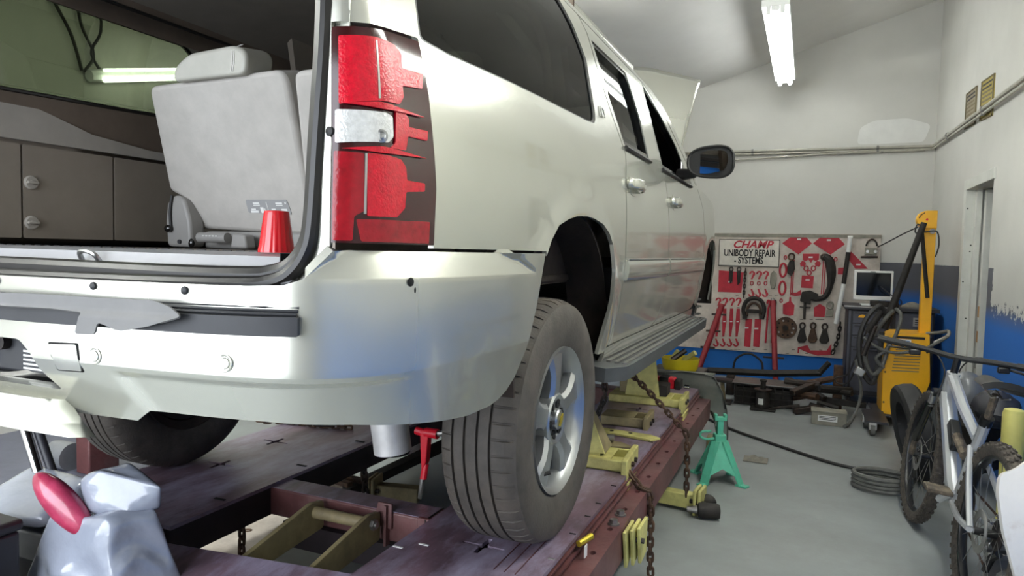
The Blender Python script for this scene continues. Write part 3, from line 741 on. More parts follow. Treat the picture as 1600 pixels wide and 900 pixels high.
# ---- tail lamps
LS = [(-1.146, 1.427), (-1.148, 1.62), (-1.156, 1.812), (-1.10, 1.815), (-1.03, 1.820), (-.917, 1.832), (-.902, 1.73), (-.885, 1.54), (-.891, 1.427)]
def lamp(mir):
    k = dict(mirror=CX if mir else None)
    t = panel('tail_light', LS, lambda u, z: S(u, z)+V((0, 0, 0)), 'lens_dark', car, off=.004, rim=.03, du=.015, dz=.03, **k)
    def ln(nm, p, mt, off=.0075, r=.004): return panel(nm, rnd(p, r), S, mt, t, off=off, rim=.004, du=.012, dz=.02, **k)
    ln('brake_lens', [(-1.140, 1.795), (-1.061, 1.801), (-1.007, 1.799), (-.989, 1.788), (-.992, 1.759), (-.921, 1.765), (-.928, 1.735), (-.995, 1.726), (-.993, 1.706), (-1.007, 1.689), (-1.062, 1.686), (-1.137, 1.673)], 'lens_red')
    ln('reversing_lens', [(-1.143, 1.663), (-1.047, 1.666), (-1.032, 1.661), (-1.032, 1.624), (-1.045, 1.612), (-1.142, 1.604)], 'lens_clear')
    ln('side_lens', [(-1.02, 1.679), (-.997, 1.680), (-.98, 1.667), (-.981, 1.651), (-.916, 1.654), (-.92, 1.634), (-.985, 1.633), (-.993, 1.605), (-1.04, 1.603), (-1.027, 1.614), (-1.022, 1.664)], 'lens_red')
    ln('turn_lens', [(-1.088, 1.589), (-1.05, 1.589), (-1.01, 1.586), (-.994, 1.573), (-.991, 1.549), (-.931, 1.549), (-.931, 1.533), (-.993, 1.527), (-.996, 1.496), (-1.022, 1.477), (-1.085, 1.476)], 'lens_red')
    ln('inner_lens', [(-1.144, 1.590), (-1.092, 1.588), (-1.09, 1.485), (-1.107, 1.475), (-1.109, 1.431), (-1.143, 1.431)], 'lens_red_deep', .0065)
    ln('reflector', [(-1.104, 1.470), (-.992, 1.472), (-.911, 1.474), (-.914, 1.430), (-1.095, 1.430)], 'lens_red_deep')
    for zz in (1.677, 1.597):
        ln('lens_rib', [(-1.13, zz-.003), (-1.06, zz+.006), (-.93, zz+.001), (-1.06, zz-.006)], 'lens_red', .011, .001)
    for a, b, c, d in ((-1.062, 1.69, 1.795, .002), (-1.089, 1.48, 1.588, .002)):
        ln('lens_divider', [(a-d, b), (a+d, b), (a+d, c), (a-d, c)], 'chrome_soft', .0085, .0005)
    if not mir:
        c = S(-1.058, 1.622)+V((.007, -.007, 0)); n = V((.55, -.83, 0))
        G().lathe(c-n*.003, n, [(.012, 0), (.012, .003), (.008, .004), (.008, .001), (.004, .003), (.001, .003)], 18).obj('bulb', 'chrome_soft', t)
        G().lathe(S(-1.152, 1.625)+V((0, -.002, 0)), (-.2, -1, 0), [(.009, -.004), (.009, .004), (.004, .006)], 12).obj('lamp_screw', 'black_rubber', t)
lamp(False); lamp(True)

# ---- tailgate opening: weather seal, sill, striker
def sealpt(mir=False):
    P = [(-.165, -1.105, 2.42), (-.135, -1.06, 2.2), (-.113, -1.085, 1.95), (-.104, -1.098, 1.80), (-.106, -1.112, 1.62), (-.110, -1.122, 1.46), (-.121, -1.128, 1.405), (-.15, -1.135, 1.368), (-.19, -1.142, 1.352), (-.25, -1.152, 1.346), (-.5, -1.165, 1.342), (-.97, -1.17, 1.340)]
    P = [V((a, b+.03*max(0, c-1.9), c)) for a, b, c in P]
    return P
P = sealpt(); full = P+[V((2*CX-p.x, p.y, p.z)) for p in P[-2::-1]]
full = smooth(full, 5)
ws = G().tube(full, .015, 10).obj('weather_seal', 'seal_rubber', car)
G().tube([p+(V((CX, p.y, 1.95))-p).normalized()*.022+V((0, .026, 0)) for p in full], .019, 10).obj('seal_lip', 'seal_rubber', ws)
# painted flange between seal and bumper / pillar
def flange(a, b):
    i = a*(len(full)-1); k = min(int(i), len(full)-2); p = full[k].lerp(full[k+1], i-k); d = (p-V((CX, p.y, 1.9))); d.z *= 1.6; d.normalize()
    return p+V((0, .012, 0))+d*(.0+.045*b)
G().grid(flange, 90, 2, thick=.004).obj('opening_flange', 'paint', ws, fix=False)
y0, y1 = -1.15, -.86
def sillpt(a, b):
    x = CX-.83+1.66*a; prof = [(-1.148, 1.352), (-1.12, 1.368), (-1.10, 1.375), (-1.088, 1.398), (-.98, 1.402), (-.86, 1.403)]
    i = b*(len(prof)-1); k = min(int(i), len(prof)-2); t = i-k
    return (x, prof[k][0]*(1-t)+prof[k+1][0]*t, prof[k][1]*(1-t)+prof[k+1][1]*t)
sill = G().grid(sillpt, 20, 20, thick=.012).obj('sill_plate', 'sill_gray', car, ang=50, fix=False)
G().tube(smooth([(CX+.215, -1.105, 1.372), (CX+.222, -1.118, 1.394), (CX+.245, -1.122, 1.398), (CX+.268, -1.118, 1.392), (CX+.272, -1.105, 1.372)], 5), .0055, 8).obj('striker', 'chrome_soft', sill)
G().box2((CX+.775, -1.11, 1.372), (CX+.778, -1.07, 1.405)).obj('trim_seam', 'black_gap', sill)
for i in range(38):
    x = CX-.80+1.6*i/38; G().box2((x, -.87, 1.4035), (x+.026, -.866, 1.4055)).obj('carpet_stitch', 'dark_plastic', sill)

# ---- cargo area
G().box2((CX-.80, -.88, 1.35), (CX+.80, 2.3, 1.400)).obj('load_floor', 'carpet', car)
def trim(mir):
    sgn = -1 if mir else 1                       # built on the left (sgn -1 -> x = CX - d)
    X_ = lambda d: CX-d if not mir else CX+d
    F = lambda u, z, d=0: V((X_(.785-d+.0*z), u, z))
    k = 'left' if not mir else 'right'
    W0 = lambda u, z: V((X_(.785), u, z))
    ub = -.985 if mir else -1.06
    lo = panel('side_trim', [(ub, 1.40), (2.3, 1.40), (2.3, 1.765), (.2, 1.765), (-.16, 1.775), (-.40, 1.80), (-.55, 1.845), (-.70, 1.885), (ub, 1.90)], W0, 'trim_tan', car, rim=-.02 if not mir else .02, flip=mir, du=.3, dz=.2)
    if not mir:
        panel('trim_shelf', [(-1.06, 1.755), (.9, 1.755), (.9, 1.775), (-.16, 1.787), (-.40, 1.812), (-.55, 1.857), (-.70, 1.897), (-1.06, 1.912)], lambda u, z: V((X_(.76), u, z)), 'trim_light', lo, rim=.03, flip=False, du=.3, dz=.2)
        d0 = panel('storage_door', rnd([(-.637, 1.425), (-.312, 1.425), (-.312, 1.742), (-.637, 1.742)], .006), lambda u, z: V((X_(.772), u, z)), 'trim_tan', lo, rim=.012, du=.4, dz=.4)
        panel('storage_door', rnd([(-1.0, 1.425), (-.645, 1.425), (-.645, 1.742), (-1.0, 1.742)], .006), lambda u, z: V((X_(.772), u, z)), 'trim_tan', lo, rim=.012, du=.4, dz=.4)
        panel('storage_door', rnd([(-.304, 1.425), (.30, 1.425), (.30, 1.742), (-.304, 1.742)], .006), lambda u, z: V((X_(.772), u, z)), 'trim_tan', lo, rim=.012, du=.4, dz=.4)
        for z in (1.615, 1.478):
            c = V((X_(.772), -.612, z)); kn = G().lathe(c, (1, 0, 0), [(.024, 0), (.024, .004), (.020, .008), (.001, .008)], 24).obj('latch_knob', 'trim_light', d0)
            G().box(c+V((.012, 0, 0)), (.012, .036, .009)).box(c+V((.010, .0, 0)), (.008, .014, .014)).obj('latch_grip', 'trim_light', d0, bevel=.002)
    # upper trim round the side window
    ub = -.965 if mir else -1.06
    up = [(ub, 1.77), (2.3, 1.77), (2.3, 2.42), (ub, 2.42)]
    hole = rnd([(-.93, 1.905), (-.30, 1.925), (.17, 1.945, .05), (.36, 1.97, .06), (.385, 2.20, .06), (.30, 2.295, .05), (-.93, 2.295)], .03)
    hole2 = rnd([(.62, 1.93), (1.30, 1.93), (1.2, 2.28), (.62, 2.28)], .03); hole3 = rnd([(1.45, 1.93), (2.25, 1.93), (1.9, 2.24), (1.45, 2.28)], .03)
    u_ = panel('window_trim', up, lambda u, z: V((X_(.775-.10*(z-1.77)/.65), u, z)), 'trim_brown', car, [hole, hole2, hole3], rim=.03, flip=mir, du=.4, dz=.3)
    hp = [V((X_(.775-.10*(z-1.77)/.65), u, z)) for u, z in hole]
    G().tube(hp, .007, 6, True).obj('window_seal', 'seal_rubber', u_)
    panel('header_trim', [(-1.0, 2.262), (.45, 2.262), (.45, 2.40), (-1.0, 2.40)], lambda u, z: V((X_(.805), u, z)), 'trim_brown', u_, rim=.006, flip=mir, du=.5, dz=.2)
    # bulged light moulding sweeping from the pillar to the headliner
    sw = panel('roof_duct', [(.36, 2.37), (.62, 2.12), (.9, 2.08), (2.2, 2.08), (2.2, 2.40), (.36, 2.40)], lambda u, z: V((X_(.70-.22*(z-2.08)/.32), u, z)), 'trim_tan', car, rim=.04, flip=mir, du=.3, dz=.05)
trim(False); trim(True)
def linerpt(a, b):
    y = -1.0+2.6*a; s = b*2-1; return (CX+.69*s, y, 2.345+.04*(1-s*s)-.02*abs(s)**6)
G().grid(linerpt, 10, 16, thick=.01).obj('headliner', 'headliner', car)
def pillar(mir):
    s = 1 if mir else -1
    g = G(); pts = [(CX+s*.83, -1.06, 1.36), (CX+s*.80, -1.06, 1.9), (CX+s*.72, -1.03, 2.40)]
    for a, b in zip(pts, pts[1:]):
        pass
    g.grid(lambda a, b: (pts[0][0]*(1-a)**2+2*a*(1-a)*pts[1][0]+a*a*pts[2][0]-s*.05*(1-b), pts[0][1]+.03*a+.14*(1-b)-.02, pts[0][2]+1.04*a), 10, 4, thick=.012)
    g.obj('rear_pillar_trim', 'trim_brown', car, bevel=0)

# ---- third row: two folding seats
def seat(dx, first):
    s = lambda x, y, z: V((x+dx, y, z))
    st = G()
    yb, yt, zb, zt = -.155, -.375, 1.475, 1.985
    def bk(a, b):  # back face as seen from the tailgate
        x = -1.565+.64*a-.0*b; return None
    def outline(t):  # rounded shield
        return None
    prof = rnd([(-1.475, zt-.01, .03), (-.85, zt, .05), (-.905, zb-.02, .03), (-1.47, zb, .02), (-1.49, 1.59, .02), (-1.555, 1.62, .02)], .03)
    Y_ = lambda z: yb+(yt-yb)*(z-zb)/(zt-zb)
    A = [s(x, Y_(z), z) for x, z in prof]
    st.prism(A, (0, .12, .03))
    p = st.obj('seat', 'seat_cloth', car, bevel=.018, seg=3)
    G().box2(s(-1.50, .0, 1.41), s(-.92, .42, 1.52)).obj('seat_cushion', 'seat_cloth', p, bevel=.03, seg=3)
    G().box2(s(-1.43, -.165, 1.402), s(-.905, -.05, 1.468)).obj('seat_base', 'seat_plastic', p, bevel=.012, seg=3)
    if first:
        # padded headrest, thicker at the right end where the stitching runs
        hr = rnd([(-1.315, 1.972, .02), (-1.312, 2.02, .03), (-1.25, 2.062, .04), (-1.04, 2.072, .04), (-.985, 2.045, .05), (-.99, 1.972, .03)], .02)
        h = G().prism([s(x, -.40, z) for x, z in hr], (0, .13, .02)).obj('headrest', 'seat_leather', p, bevel=.022, seg=4)
        for x in (-1.225, -1.06): G().cyl(s(x, -.33, 1.95), s(x, -.33, 2.02), .007, n=8).obj('headrest_post', 'steel_bare', p)
        for o in (0, .008): G().tube(smooth([s(-1.05+o, -.4015, 1.985), s(-1.043+o, -.4015, 2.02), s(-1.045+o, -.399, 2.055), s(-1.045+o, -.36, 2.083)], 4), .0014, 5).obj('headrest_stitch', 'white_plastic', p)
        # recliner cover at the outer lower corner
        rc = rnd([(-1.545, 1.405), (-1.42, 1.405), (-1.425, 1.50), (-1.455, 1.585), (-1.50, 1.605), (-1.545, 1.58), (-1.555, 1.5)], .02)
        G().prism([s(x, -.235, z) for x, z in rc], (0, .07, 0)).obj('recliner_cover', 'seat_plastic', p, bevel=.012, seg=3)
        G().tube(smooth([s(-1.512, -.24, 1.60), s(-1.522, -.24, 1.54), s(-1.518, -.24, 1.475)], 5), .006, 6).obj('release_strap', 'black_rubber', p)
        G().ell(s(-1.524, -.248, 1.474), (.017, .012, .014), 10).obj('release_pull', 'black_gloss', p)
        G().cyl(s(-1.475, -.242, 1.425), s(-1.475, -.23, 1.425), .008, n=12).obj('cover_bolt', 'dark_plastic', p)
        G().ell(s(-1.405, -.245, 1.42), (.013, .01, .018), 10).obj('latch_knob', 'black_gloss', p)
        G().cyl(s(-1.375, -.235, 1.443), s(-1.235, -.235, 1.443), .019, n=14).obj('release_bar', 'seat_plastic', p)
        for i in range(5): G().box2(s(-1.34+.016*i, -.2552, 1.447), s(-1.33+.016*i, -.2535, 1.450)).obj('print_line', 'print_white', p)
        G().prism([s(-1.22, -.24, 1.405), s(-1.14, -.24, 1.405), s(-1.15, -.24, 1.455), s(-1.21, -.24, 1.46)], (0, .05, 0)).obj('bar_end', 'seat_plastic', p, bevel=.008)
        # instruction label
        yl = lambda z: Y_(z)-.0025
        lb = panel('instruction_label', rnd([(-1.185, 1.537), (-.985, 1.530), (-.99, 1.581), (-1.182, 1.583)], .008), lambda u, z: V((u+dx, yl(z), z)), 'print_gray', p, rim=.002, du=.2, dz=.1)
        for x0, x1, z0, z1 in ((-1.150, -1.12, 1.568, 1.573), (-1.150, -1.12, 1.562, 1.565), (-1.045, -1.015, 1.567, 1.572), (-1.045, -1.015, 1.561, 1.564), (-1.17, -1.135, 1.537, 1.545), (-1.165, -1.145, 1.547, 1.552), (-1.122, -1.107, 1.536, 1.556), (-1.104, -1.100, 1.536, 1.552), (-1.073, -1.04, 1.536, 1.544), (-1.07, -1.052, 1.546, 1.551), (-1.025, -1.0, 1.535, 1.55), (-1.003, -.997, 1.567, 1.573), (-1.088, -1.086, 1.536, 1.575)):
            panel('label_print', [(x0, z0), (x1, z0), (x1, z1), (x0, z1)], lambda u, z: V((u+dx, yl(z)-.001, z)), 'print_white', lb, rim=.001, du=.5, dz=.5)
    return p
seat(0, True); seat(.655, False)
for x in (-1.5, -.95, -.4):
    G().prism([(x-.24, .95, 1.5), (x+.24, .95, 1.5), (x+.22, .80, 2.0), (x-.22, .80, 2.0)], (0, .14, .03)).obj('middle_seat', 'seat_cloth', car, bevel=.04, seg=3)
lab(G().box((-.66, -.05, 2.03), (.07, .03, .035), rot('Y', .3)).obj('seat_tag', 'white_plastic', car), 'white tag on the far seat')

# ---- door mirror
g = G(); c = V((.178, 1.97, 1.955))
def mir_shell(a, b):
    th = 2*PI*a; r = math.sin(PI*.5*b); d = math.cos(PI*.5*b)
    ex = .128*abs(math.cos(th))**.75*(1 if math.cos(th) > 0 else -1); ez = .088*abs(math.sin(th))**.75*(1 if math.sin(th) > 0 else -1)
    return c+V((ex*r, .13*d-.01, ez*r*(1+.12*ex/.128)+.10*ex*0))
mi = g.grid(mir_shell, 36, 10).obj('door_mirror', 'black_gloss', car)
g = G()
ring = [mir_shell(i/36, 1) for i in range(36)]
vs = [g.bm.verts.new(p) for p in ring]; g.bm.faces.new(vs); g.obj('mirror_back', 'black_rubber', mi)
G().tube([p+V((0, -.004, 0)) for p in ring], .008, 6, True).obj('mirror_bezel', 'black_rubber', mi)
poly = rnd([(-.105, -.055), (-.02, -.07), (.085, -.055), (.105, .0), (.09, .055), (-.03, .065), (-.10, .03)], .03)
g = G(); g.prism([c+V((x, -.030-.34*x, z)) for x, z in poly], (0, .006, 0)); g.obj('mirror_glass', 'mirror_glass', mi)
G().prism([(-.03, 2.02, 1.86), (.09, 1.99, 1.875), (.10, 1.99, 1.925), (-.03, 2.02, 1.93)], (0, .07, 0)).obj('mirror_arm', 'black_rubber', mi, bevel=.015)
G().prism([(.012, 2.0, 1.862), (.012, 2.42, 1.862), (-.028, 2.2, 2.0)], (-.02, 0, 0)).obj('mirror_sail', 'black_gloss', mi, bevel=.006)

# ---- running board
def rb(a, b):
    y = .36+2.42*a; e = min(1, min(a, 1-a)/.06); x0, x1 = -.10, .035+.065*math.sqrt(max(0, 1-(1-e)**2))
    return (x0+(x1-x0)*b, y, .998-.012*b)
r_ = G().grid(rb, 30, 6, thick=-.055).obj('running_board', 'board_gray', car, bevel=0, ang=50)
for i in range(5):
    x = -.06+.032*i; G().box2((x, .48, .975), (x+.017, 2.66, 1.0045-.0027*i)).obj('tread_strip', 'steel_bare', r_)
for y in (.9, 1.6, 2.3): G().box2((-.35, y, .93), (.0, y+.05, .955)).obj('board_bracket', 'steel_dark', r_)
G().tube([(-.09, .45, .985), (-.09, 1.6, .985), (-.09, 2.75, .985)], .014, 6).obj('board_edge', 'black_rubber', r_)

# ---- wheels
def tire_mesh(name, parent, cx, sgn):
    """cx: outer face x, sgn +1 when the outside faces +x"""
    c = V((0, 0, .866)); g = G(); R = .40; W = .262
    prof = [(.238, -.02), (.262, -.006), (.315, .004), (.35, 0.), (.372, -.006), (.3815, -.011), (.384, -.018), (.392, -.030), (.3945, -.038)]
    tr = []
    x = -.042
    blocks = [(-.042, -.083, 1), (-.091, -.124, 0), (-.132, -.132-.0, 2)]
    edges = [-.042, -.080, -.088, -.120, -.128, -.1345, -.1425, -.175, -.183, -.222]
    rr = [.3965, .3995, .389, .3995, .390, .390, .3995, .389, .3995, .3965]
    # four grooves: walls near-vertical
    xs = [(-.042, .3965), (-.0805, .3993), (-.082, .390), (-.088, .390), (-.0895, .3998), (-.1205, .40), (-.122, .390), (-.128, .390), (-.1295, .40), (-.1605, .40), (-.162, .390), (-.168, .390), (-.1695, .3998), (-.1985, .3993), (-.20, .390), (-.206, .390), (-.2075, .3993), (-.224, .3965)]
    prof += [(r, x) for x, r in xs]
    prof += [(.3945, -.228), (.392, -.234), (.384, -.246), (.36, -.258), (.315, -.266), (.262, -.258), (.238, -.245)]
    NP = 54; ang = []
    for k in range(NP):
        for f in (0, .42, .46, .56, .60): ang.append(((k+f)/NP*2*PI, f))
    rings = []
    n = len(ang)
    for (th, f) in ang:
        row = []
        for j, (r, x) in enumerate(prof):
            rad = r
            th2 = th
            if f in (.46, .56):
                if x > -.0805 and x < -.024 and r > .39: rad = r-.006
                if x < -.2075 and x > -.24 and r > .388: rad = r-.006
                if r > .398 and -.199 < x < -.089 and (-.118 < x < -.092 or -.198 < x < -.17): rad = r-.0035
            row.append(g.bm.verts.new((cx+sgn*x, c.y+rad*math.cos(th2), c.z+rad*math.sin(th2))))
        rings.append(row)
    m_ = len(prof)
    lo = [j for j in range(m_-1) if min(prof[j][0], prof[j+1][0]) >= .383]
    for i in range(n):
        a, b = rings[i], rings[(i+1) % n]
        for j in range(m_-1): g.bm.faces.new((a[j], b[j], b[j+1], a[j+1])).material_index = 1 if j in lo else 0
    o = g.obj(name, 'tire', parent, ang=40); o.data.materials.append(MATS['tread_dust'])
    return o
def wheel(cx, sgn, droop=0, detail=True):
    h = V((cx, 0, .866)); ax = V((sgn, 0, 0))
    w_ = G().lathe(h, ax, [(.238, -.252), (.205, -.24), (.20, -.10), (.212, -.04), (.222, -.022), (.236, -.012), (.241, -.008), (.243, -.020), (.242, -.25)], 64, close=True).obj('wheel', 'alloy' if detail else 'liner', car)
    t = tire_mesh('tire', w_, cx, sgn)
    G().lathe(h, ax, [(.205, -.16), (.19, -.155), (.02, -.15)], 40).obj('brake_disc', 'brake_rust', w_)
    if not detail:
        G().lathe(h, ax, [(.20, -.235), (.15, -.20), (.05, -.19)], 32).obj('backing_plate', 'black_rubber', w_); return w_
    N = 5
    for k in range(N):
        a = 2*PI*k/N+.35; er = V((0, math.cos(a), math.sin(a))); et = V((0, -math.sin(a), math.cos(a)))
        g = G()
        # spoke: narrow at the hub, broad at the rim, with a raised flat face
        P = [(.070, .044, -.030), (.11, .036, -.024), (.15, .038, -.022), (.19, .056, -.024), (.222, .078, -.028)]
        rows = []
        for r, hw, z in P:
            rows.append([g.bm.verts.new(h+er*r+et*(s*hw*q)+ax*(z+dz)) for s, q, dz in ((-1, 1, -.04), (-1, 1, -.012), (-1, .62, 0), (1, .62, 0), (1, 1, -.012), (1, 1, -.04))])
        for A, B in zip(rows, rows[1:]):
            for j in range(6): g.bm.faces.new((A[j], B[j], B[(j+1) % 6], A[(j+1) % 6]))
        g.bm.faces.new(rows[0]); g.bm.faces.new(rows[-1][::-1])
        g.obj('spoke', 'alloy', w_, ang=25)
    hub = G().lathe(h, ax, [(.088, -.07), (.088, -.030), (.080, -.024), (.060, -.030), (.058, -.034), (.001, -.036)], 40).obj('hub_face', 'alloy', w_)
    G().lathe(h, ax, [(.034, -.036), (.034, -.020), (.030, -.015), (.001, -.012)], 28).obj('centre_cap', 'alloy', w_)
    for k in range(6):
        a = 2*PI*k/6+.2; er = V((0, math.cos(a), math.sin(a)))
        c = h+er*.057; x, y = V((0, -math.sin(a), math.cos(a))), er
        g = G(); ring = [c+x*(.0155*math.cos(q))+y*(.021*math.sin(q)) for q in [2*PI*i/14 for i in range(14)]]
        g.prism([p+ax*-.040 for p in ring], ax*.012); g.obj('lug_pocket', 'alloy_dark', w_)
        G().cyl(c+ax*-.032, c+ax*-.025, .009, .007, n=6).obj('lug_nut', 'alloy_dark', w_)
    # bow-tie shaped yellow emblem
    em = [(-.022, -.007), (-.008, -.007), (-.008, -.011), (.010, -.011), (.010, -.007), (.024, -.005), (.020, .007), (.008, .007), (.008, .011), (-.010, .011), (-.010, .007), (-.026, .005)]
    g = G(); ca, sa = math.cos(.9), math.sin(.9)
    g.prism([h+ax*-.012+V((0, x*ca-z*sa, x*sa+z*ca)) for x, z in em], ax*.003); g.obj('emblem', 'gold_badge', w_)
    G().cyl(h+V((sgn*-.03, -.11, -.155)), h+V((sgn*-.012, -.095, -.150)), .007, n=8).obj('valve_stem', 'black_rubber', w_)
    return w_
wheel(0, 1)
wheel(2*CX, -1, detail=False)
# wheel housings
def housing(yc, mir, z1=1.12):
    s = 1 if not mir else -1; X_ = lambda x: x if not mir else 2*CX-x
    g = G(); g.grid(lambda a, b: (X_(-.015-.162*b), yc+.02-.475*math.cos(PI*1.12*a-.19), 1.10+.46*math.sin(PI*1.12*a-.19)), 22, 4, thick=.01); g.obj('wheel_housing', 'liner', car)
    G().prism([(X_(-.168), yc-.5, 1.30), (X_(-.168), yc+.5, 1.30), (X_(-.168), yc+.5, 1.58), (X_(-.168), yc-.5, 1.58)], (-.01*s, 0, 0)).obj('housing_wall', 'liner', car)
    G().prism([(X_(-.44), yc-.5, .95), (X_(-.44), yc+.5, .95), (X_(-.44), yc+.5, 1.33), (X_(-.44), yc-.5, 1.33)], (-.02*s, 0, 0)).obj('inner_panel', 'liner', car)
    G().prism([(X_(-.16), yc-.5, 1.31), (X_(-.16), yc+.5, 1.31), (X_(-.46), yc+.5, 1.31), (X_(-.46), yc-.5, 1.31)], (0, 0, .02)).obj('housing_lid', 'liner', car)
for yc in (.05, 3.302):
    for mr in (False, True): housing(yc, mr)
for y in (-.46, .47): pass
# front hub with the wheel taken off
fh = G().lathe((-.13, 3.30, 1.02), (1, 0, 0), [(.16, 0), (.16, .012), (.09, .012), (.08, .05), (.06, .06), (.001, .06)], 28).obj('front_hub', 'brake_rust', car)
for k in range(6):
    a = 2*PI*k/6; G().cyl((-.09, 3.30+.065*math.cos(a), 1.02+.065*math.sin(a)), (-.035, 3.30+.065*math.cos(a), 1.02+.065*math.sin(a)), .007, n=8).obj('wheel_stud', 'steel_bare', fh)
G().box2((-.16, 3.08, .95), (-.05, 3.16, 1.12)).obj('brake_caliper', 'steel_bare', fh, bevel=.01)
G().tube([(-.6, 3.2, .98), (-.3, 3.25, .92), (-.14, 3.3, .93)], .025, 8).obj('lower_arm', 'steel_dark', fh)
G().tube([(-.5, 3.36, 1.5), (-.2, 3.32, 1.12)], .035, 10).obj('shock_absorber', 'cast_black', fh)
# ---- underbody
for x in (-.45, -1.49): G().tube(smooth([(x, -.85, 1.13), (x, -.5, 1.12), (x, 0, 1.12), (x, .5, 1.02), (x, 3.8, 1.0)], 5), .045, 4).obj('frame_rail', 'steel_dark', car)
G().tube([(-.3, 0, .866), (-1.64, 0, .866)], .045, 12).obj('rear_axle', 'steel_dark', car)
G().ell((CX, 0, .866), (.15, .15, .14), 16).obj('differential', 'cast_black', car)
G().box2((CX-.66, -1.02, 1.16), (CX+.66, .9, 1.19)).obj('underbody_pan', 'steel_dark', car)
G().box2((CX-.8, .5, 1.04), (CX+.8, 2.7, 1.08)).obj('cabin_floor', 'steel_dark', car)
ex = G().lathe((-.52, -.22, .745), (-.12, -.06, 1), [(.058, 0), (.062, .002), (.062, .06), (.066, .20), (.060, .23)], 28).obj('tail_pipe', 'pipe_pale', car)
lab(ex, 'pale metal exhaust end under the bumper')
G().cyl((-.52, -.22, .742), (-.52, -.22, .746), .055, n=24).obj('pipe_bore', 'black_gap', ex)
G().tube([V((-.58, -.16, .95))+V((.13*math.cos(a), 0, .13*math.sin(a))) for a in [2*PI*i/28 for i in range(28)]], .010, 6, True).obj('hanger_ring', 'chrome_soft', ex)
G().cyl((-.9, -.1, 1.02), (-.5, -.18, .97), .09, n=20).obj('muffler', 'steel_bare', ex)
for y, x in ((.2, -.40), (.2, -1.54)): G().tube([(x, y, 1.1), (x+.02, .05, .93)], .028, 10).obj('shock_absorber', 'cast_black', car)
G().tube(smooth([(-.36, .25, .93), (-.42, .22, .90), (-.5, .25, .93), (-.56, .3, 1.0)], 5), .030, 10).obj('brake_hose_bracket', 'cast_black', car)
# ================================================================ red cup in the cargo bay
g = G(); n = 20; rows = []
for (r, z) in ((.0375, 1.404), (.0375, 1.409), (.035, 1.42), (.027, 1.487), (.0255, 1.493), (.0235, 1.494)):
    rows.append([g.bm.verts.new(V((-.345, -.955, z))+V(((r+(.0012 if k % 4 < 2 and z < 1.48 else 0))*math.cos(2*PI*k/(n*4)), (r+(.0012 if k % 4 < 2 and z < 1.48 else 0))*math.sin(2*PI*k/(n*4)), 0))) for k in range(n*4)])
for a, b in zip(rows, rows[1:]): g.skin(a, b)
g.bm.faces.new(rows[-1]); g.bm.faces.new(rows[0][::-1])
tag(g.obj('cup', 'red_cup'), 'upturned glossy red plastic cup standing on the cargo sill', 'cup')

# ================================================================ frame rack
RT = .466
rack = thing('frame_rack', 'purple-red painted steel frame rack carrying the raised car', 'frame rack', (-.6, 1.5, 0))
def star(cx, cy, r=.045, a0=.0):
    p = []
    for k in range(4):
        a = a0+k*PI/2
        for rr, da in ((.35, -.5), (1.25, -.10), (1.25, .10), (.35, .5)): p.append((cx+rr*r*1.15*math.cos(a+da)*1.15, cy+rr*r*math.sin(a+da)))
    return p
def runway(x0, x1, y0, y1, stars):
    F = flat((0, 0, RT), (1, 0, 0), (0, 1, 0))
    o = panel('runway_deck', [(x0, y0), (x1, y0), (x1, y1), (x0, y1)], lambda u, v: V((u, v, RT)), 'rack_paint', rack, [star(*s) for s in stars], rim=.014, du=5, dz=5)
    return o
# right runway under the near wheel
rr_ = runway(-.47, .038, -.62, 2.85, [(-.208, -.166), (-.21, .9), (-.2, 2.0)])
G().box2((-.455, -.60, RT-.115), (-.44, 2.85, RT-.014)).box2((.02, -.62, RT-.075), (.034, 2.85, RT-.014)).obj('side_web', 'rack_red', rr_)
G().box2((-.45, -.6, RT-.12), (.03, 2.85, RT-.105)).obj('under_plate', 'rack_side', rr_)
for i, z in enumerate((RT-.022, RT-.046)): G().box2((.034, -.62, z-.008), (.044+.006*i, 2.85, z)).obj('edge_rib', 'rack_red', rr_)
hs = []
holes = [[(.085+.011*math.cos(q), -.35+.22*k+.016*math.sin(q)) for q in [2*PI*j/10 for j in range(10)]] for k in range(14)]
panel('bolt_flange', [(.036, -.62), (.122, -.62), (.122, 2.85), (.036, 2.85)], lambda u, v: V((u, v, RT-.068)), 'rack_red', rack, holes, rim=.014, du=9, dz=9)
G().box2((.108, -.62, RT-.20), (.122, 2.85, RT-.082)).obj('flange_web', 'rack_red', rack)
for y in (.36, .46):
    G().cyl((.085, y, RT-.068), (.085, y, RT-.048), .016, n=6).cyl((.085, y, RT-.07), (.085, y, RT-.062), .022, n=14).obj('flange_bolt', 'steel_bare', rack)
for y in (-.48, -.32, -.16, .05, .22, .36, .58, .95, 1.3): G().box2((.012, y, RT+.0002), (.034, y+.006, RT+.002)).obj('scribe_mark', 'steel_bare' if y < 0 else 'black_gap', rr_)
for x in (-.40, -.465): G().box2((x, -.30+.8*(x+.465), RT+.0003), (x+.035, -.292+.8*(x+.465), RT+.002)).obj('edge_mark', 'print_white', rr_)
for i in range(3): G().box2((-.11+.035*i, -.30, RT+.0002), (-.107+.035*i, .12, RT+.0016)).obj('tread_line', 'rack_red', rr_)
# bottle-shaped brass pin and white tag on the rail
G().cyl((.052, .03, RT-.02), (.075, .10, RT-.015), .011, n=10).obj('brass_pin', 'gold_badge', rack)
G().box2((.075, .02, RT-.06), (.078, .045, RT-.02)).obj('paper_tag', 'white_plastic', rack)
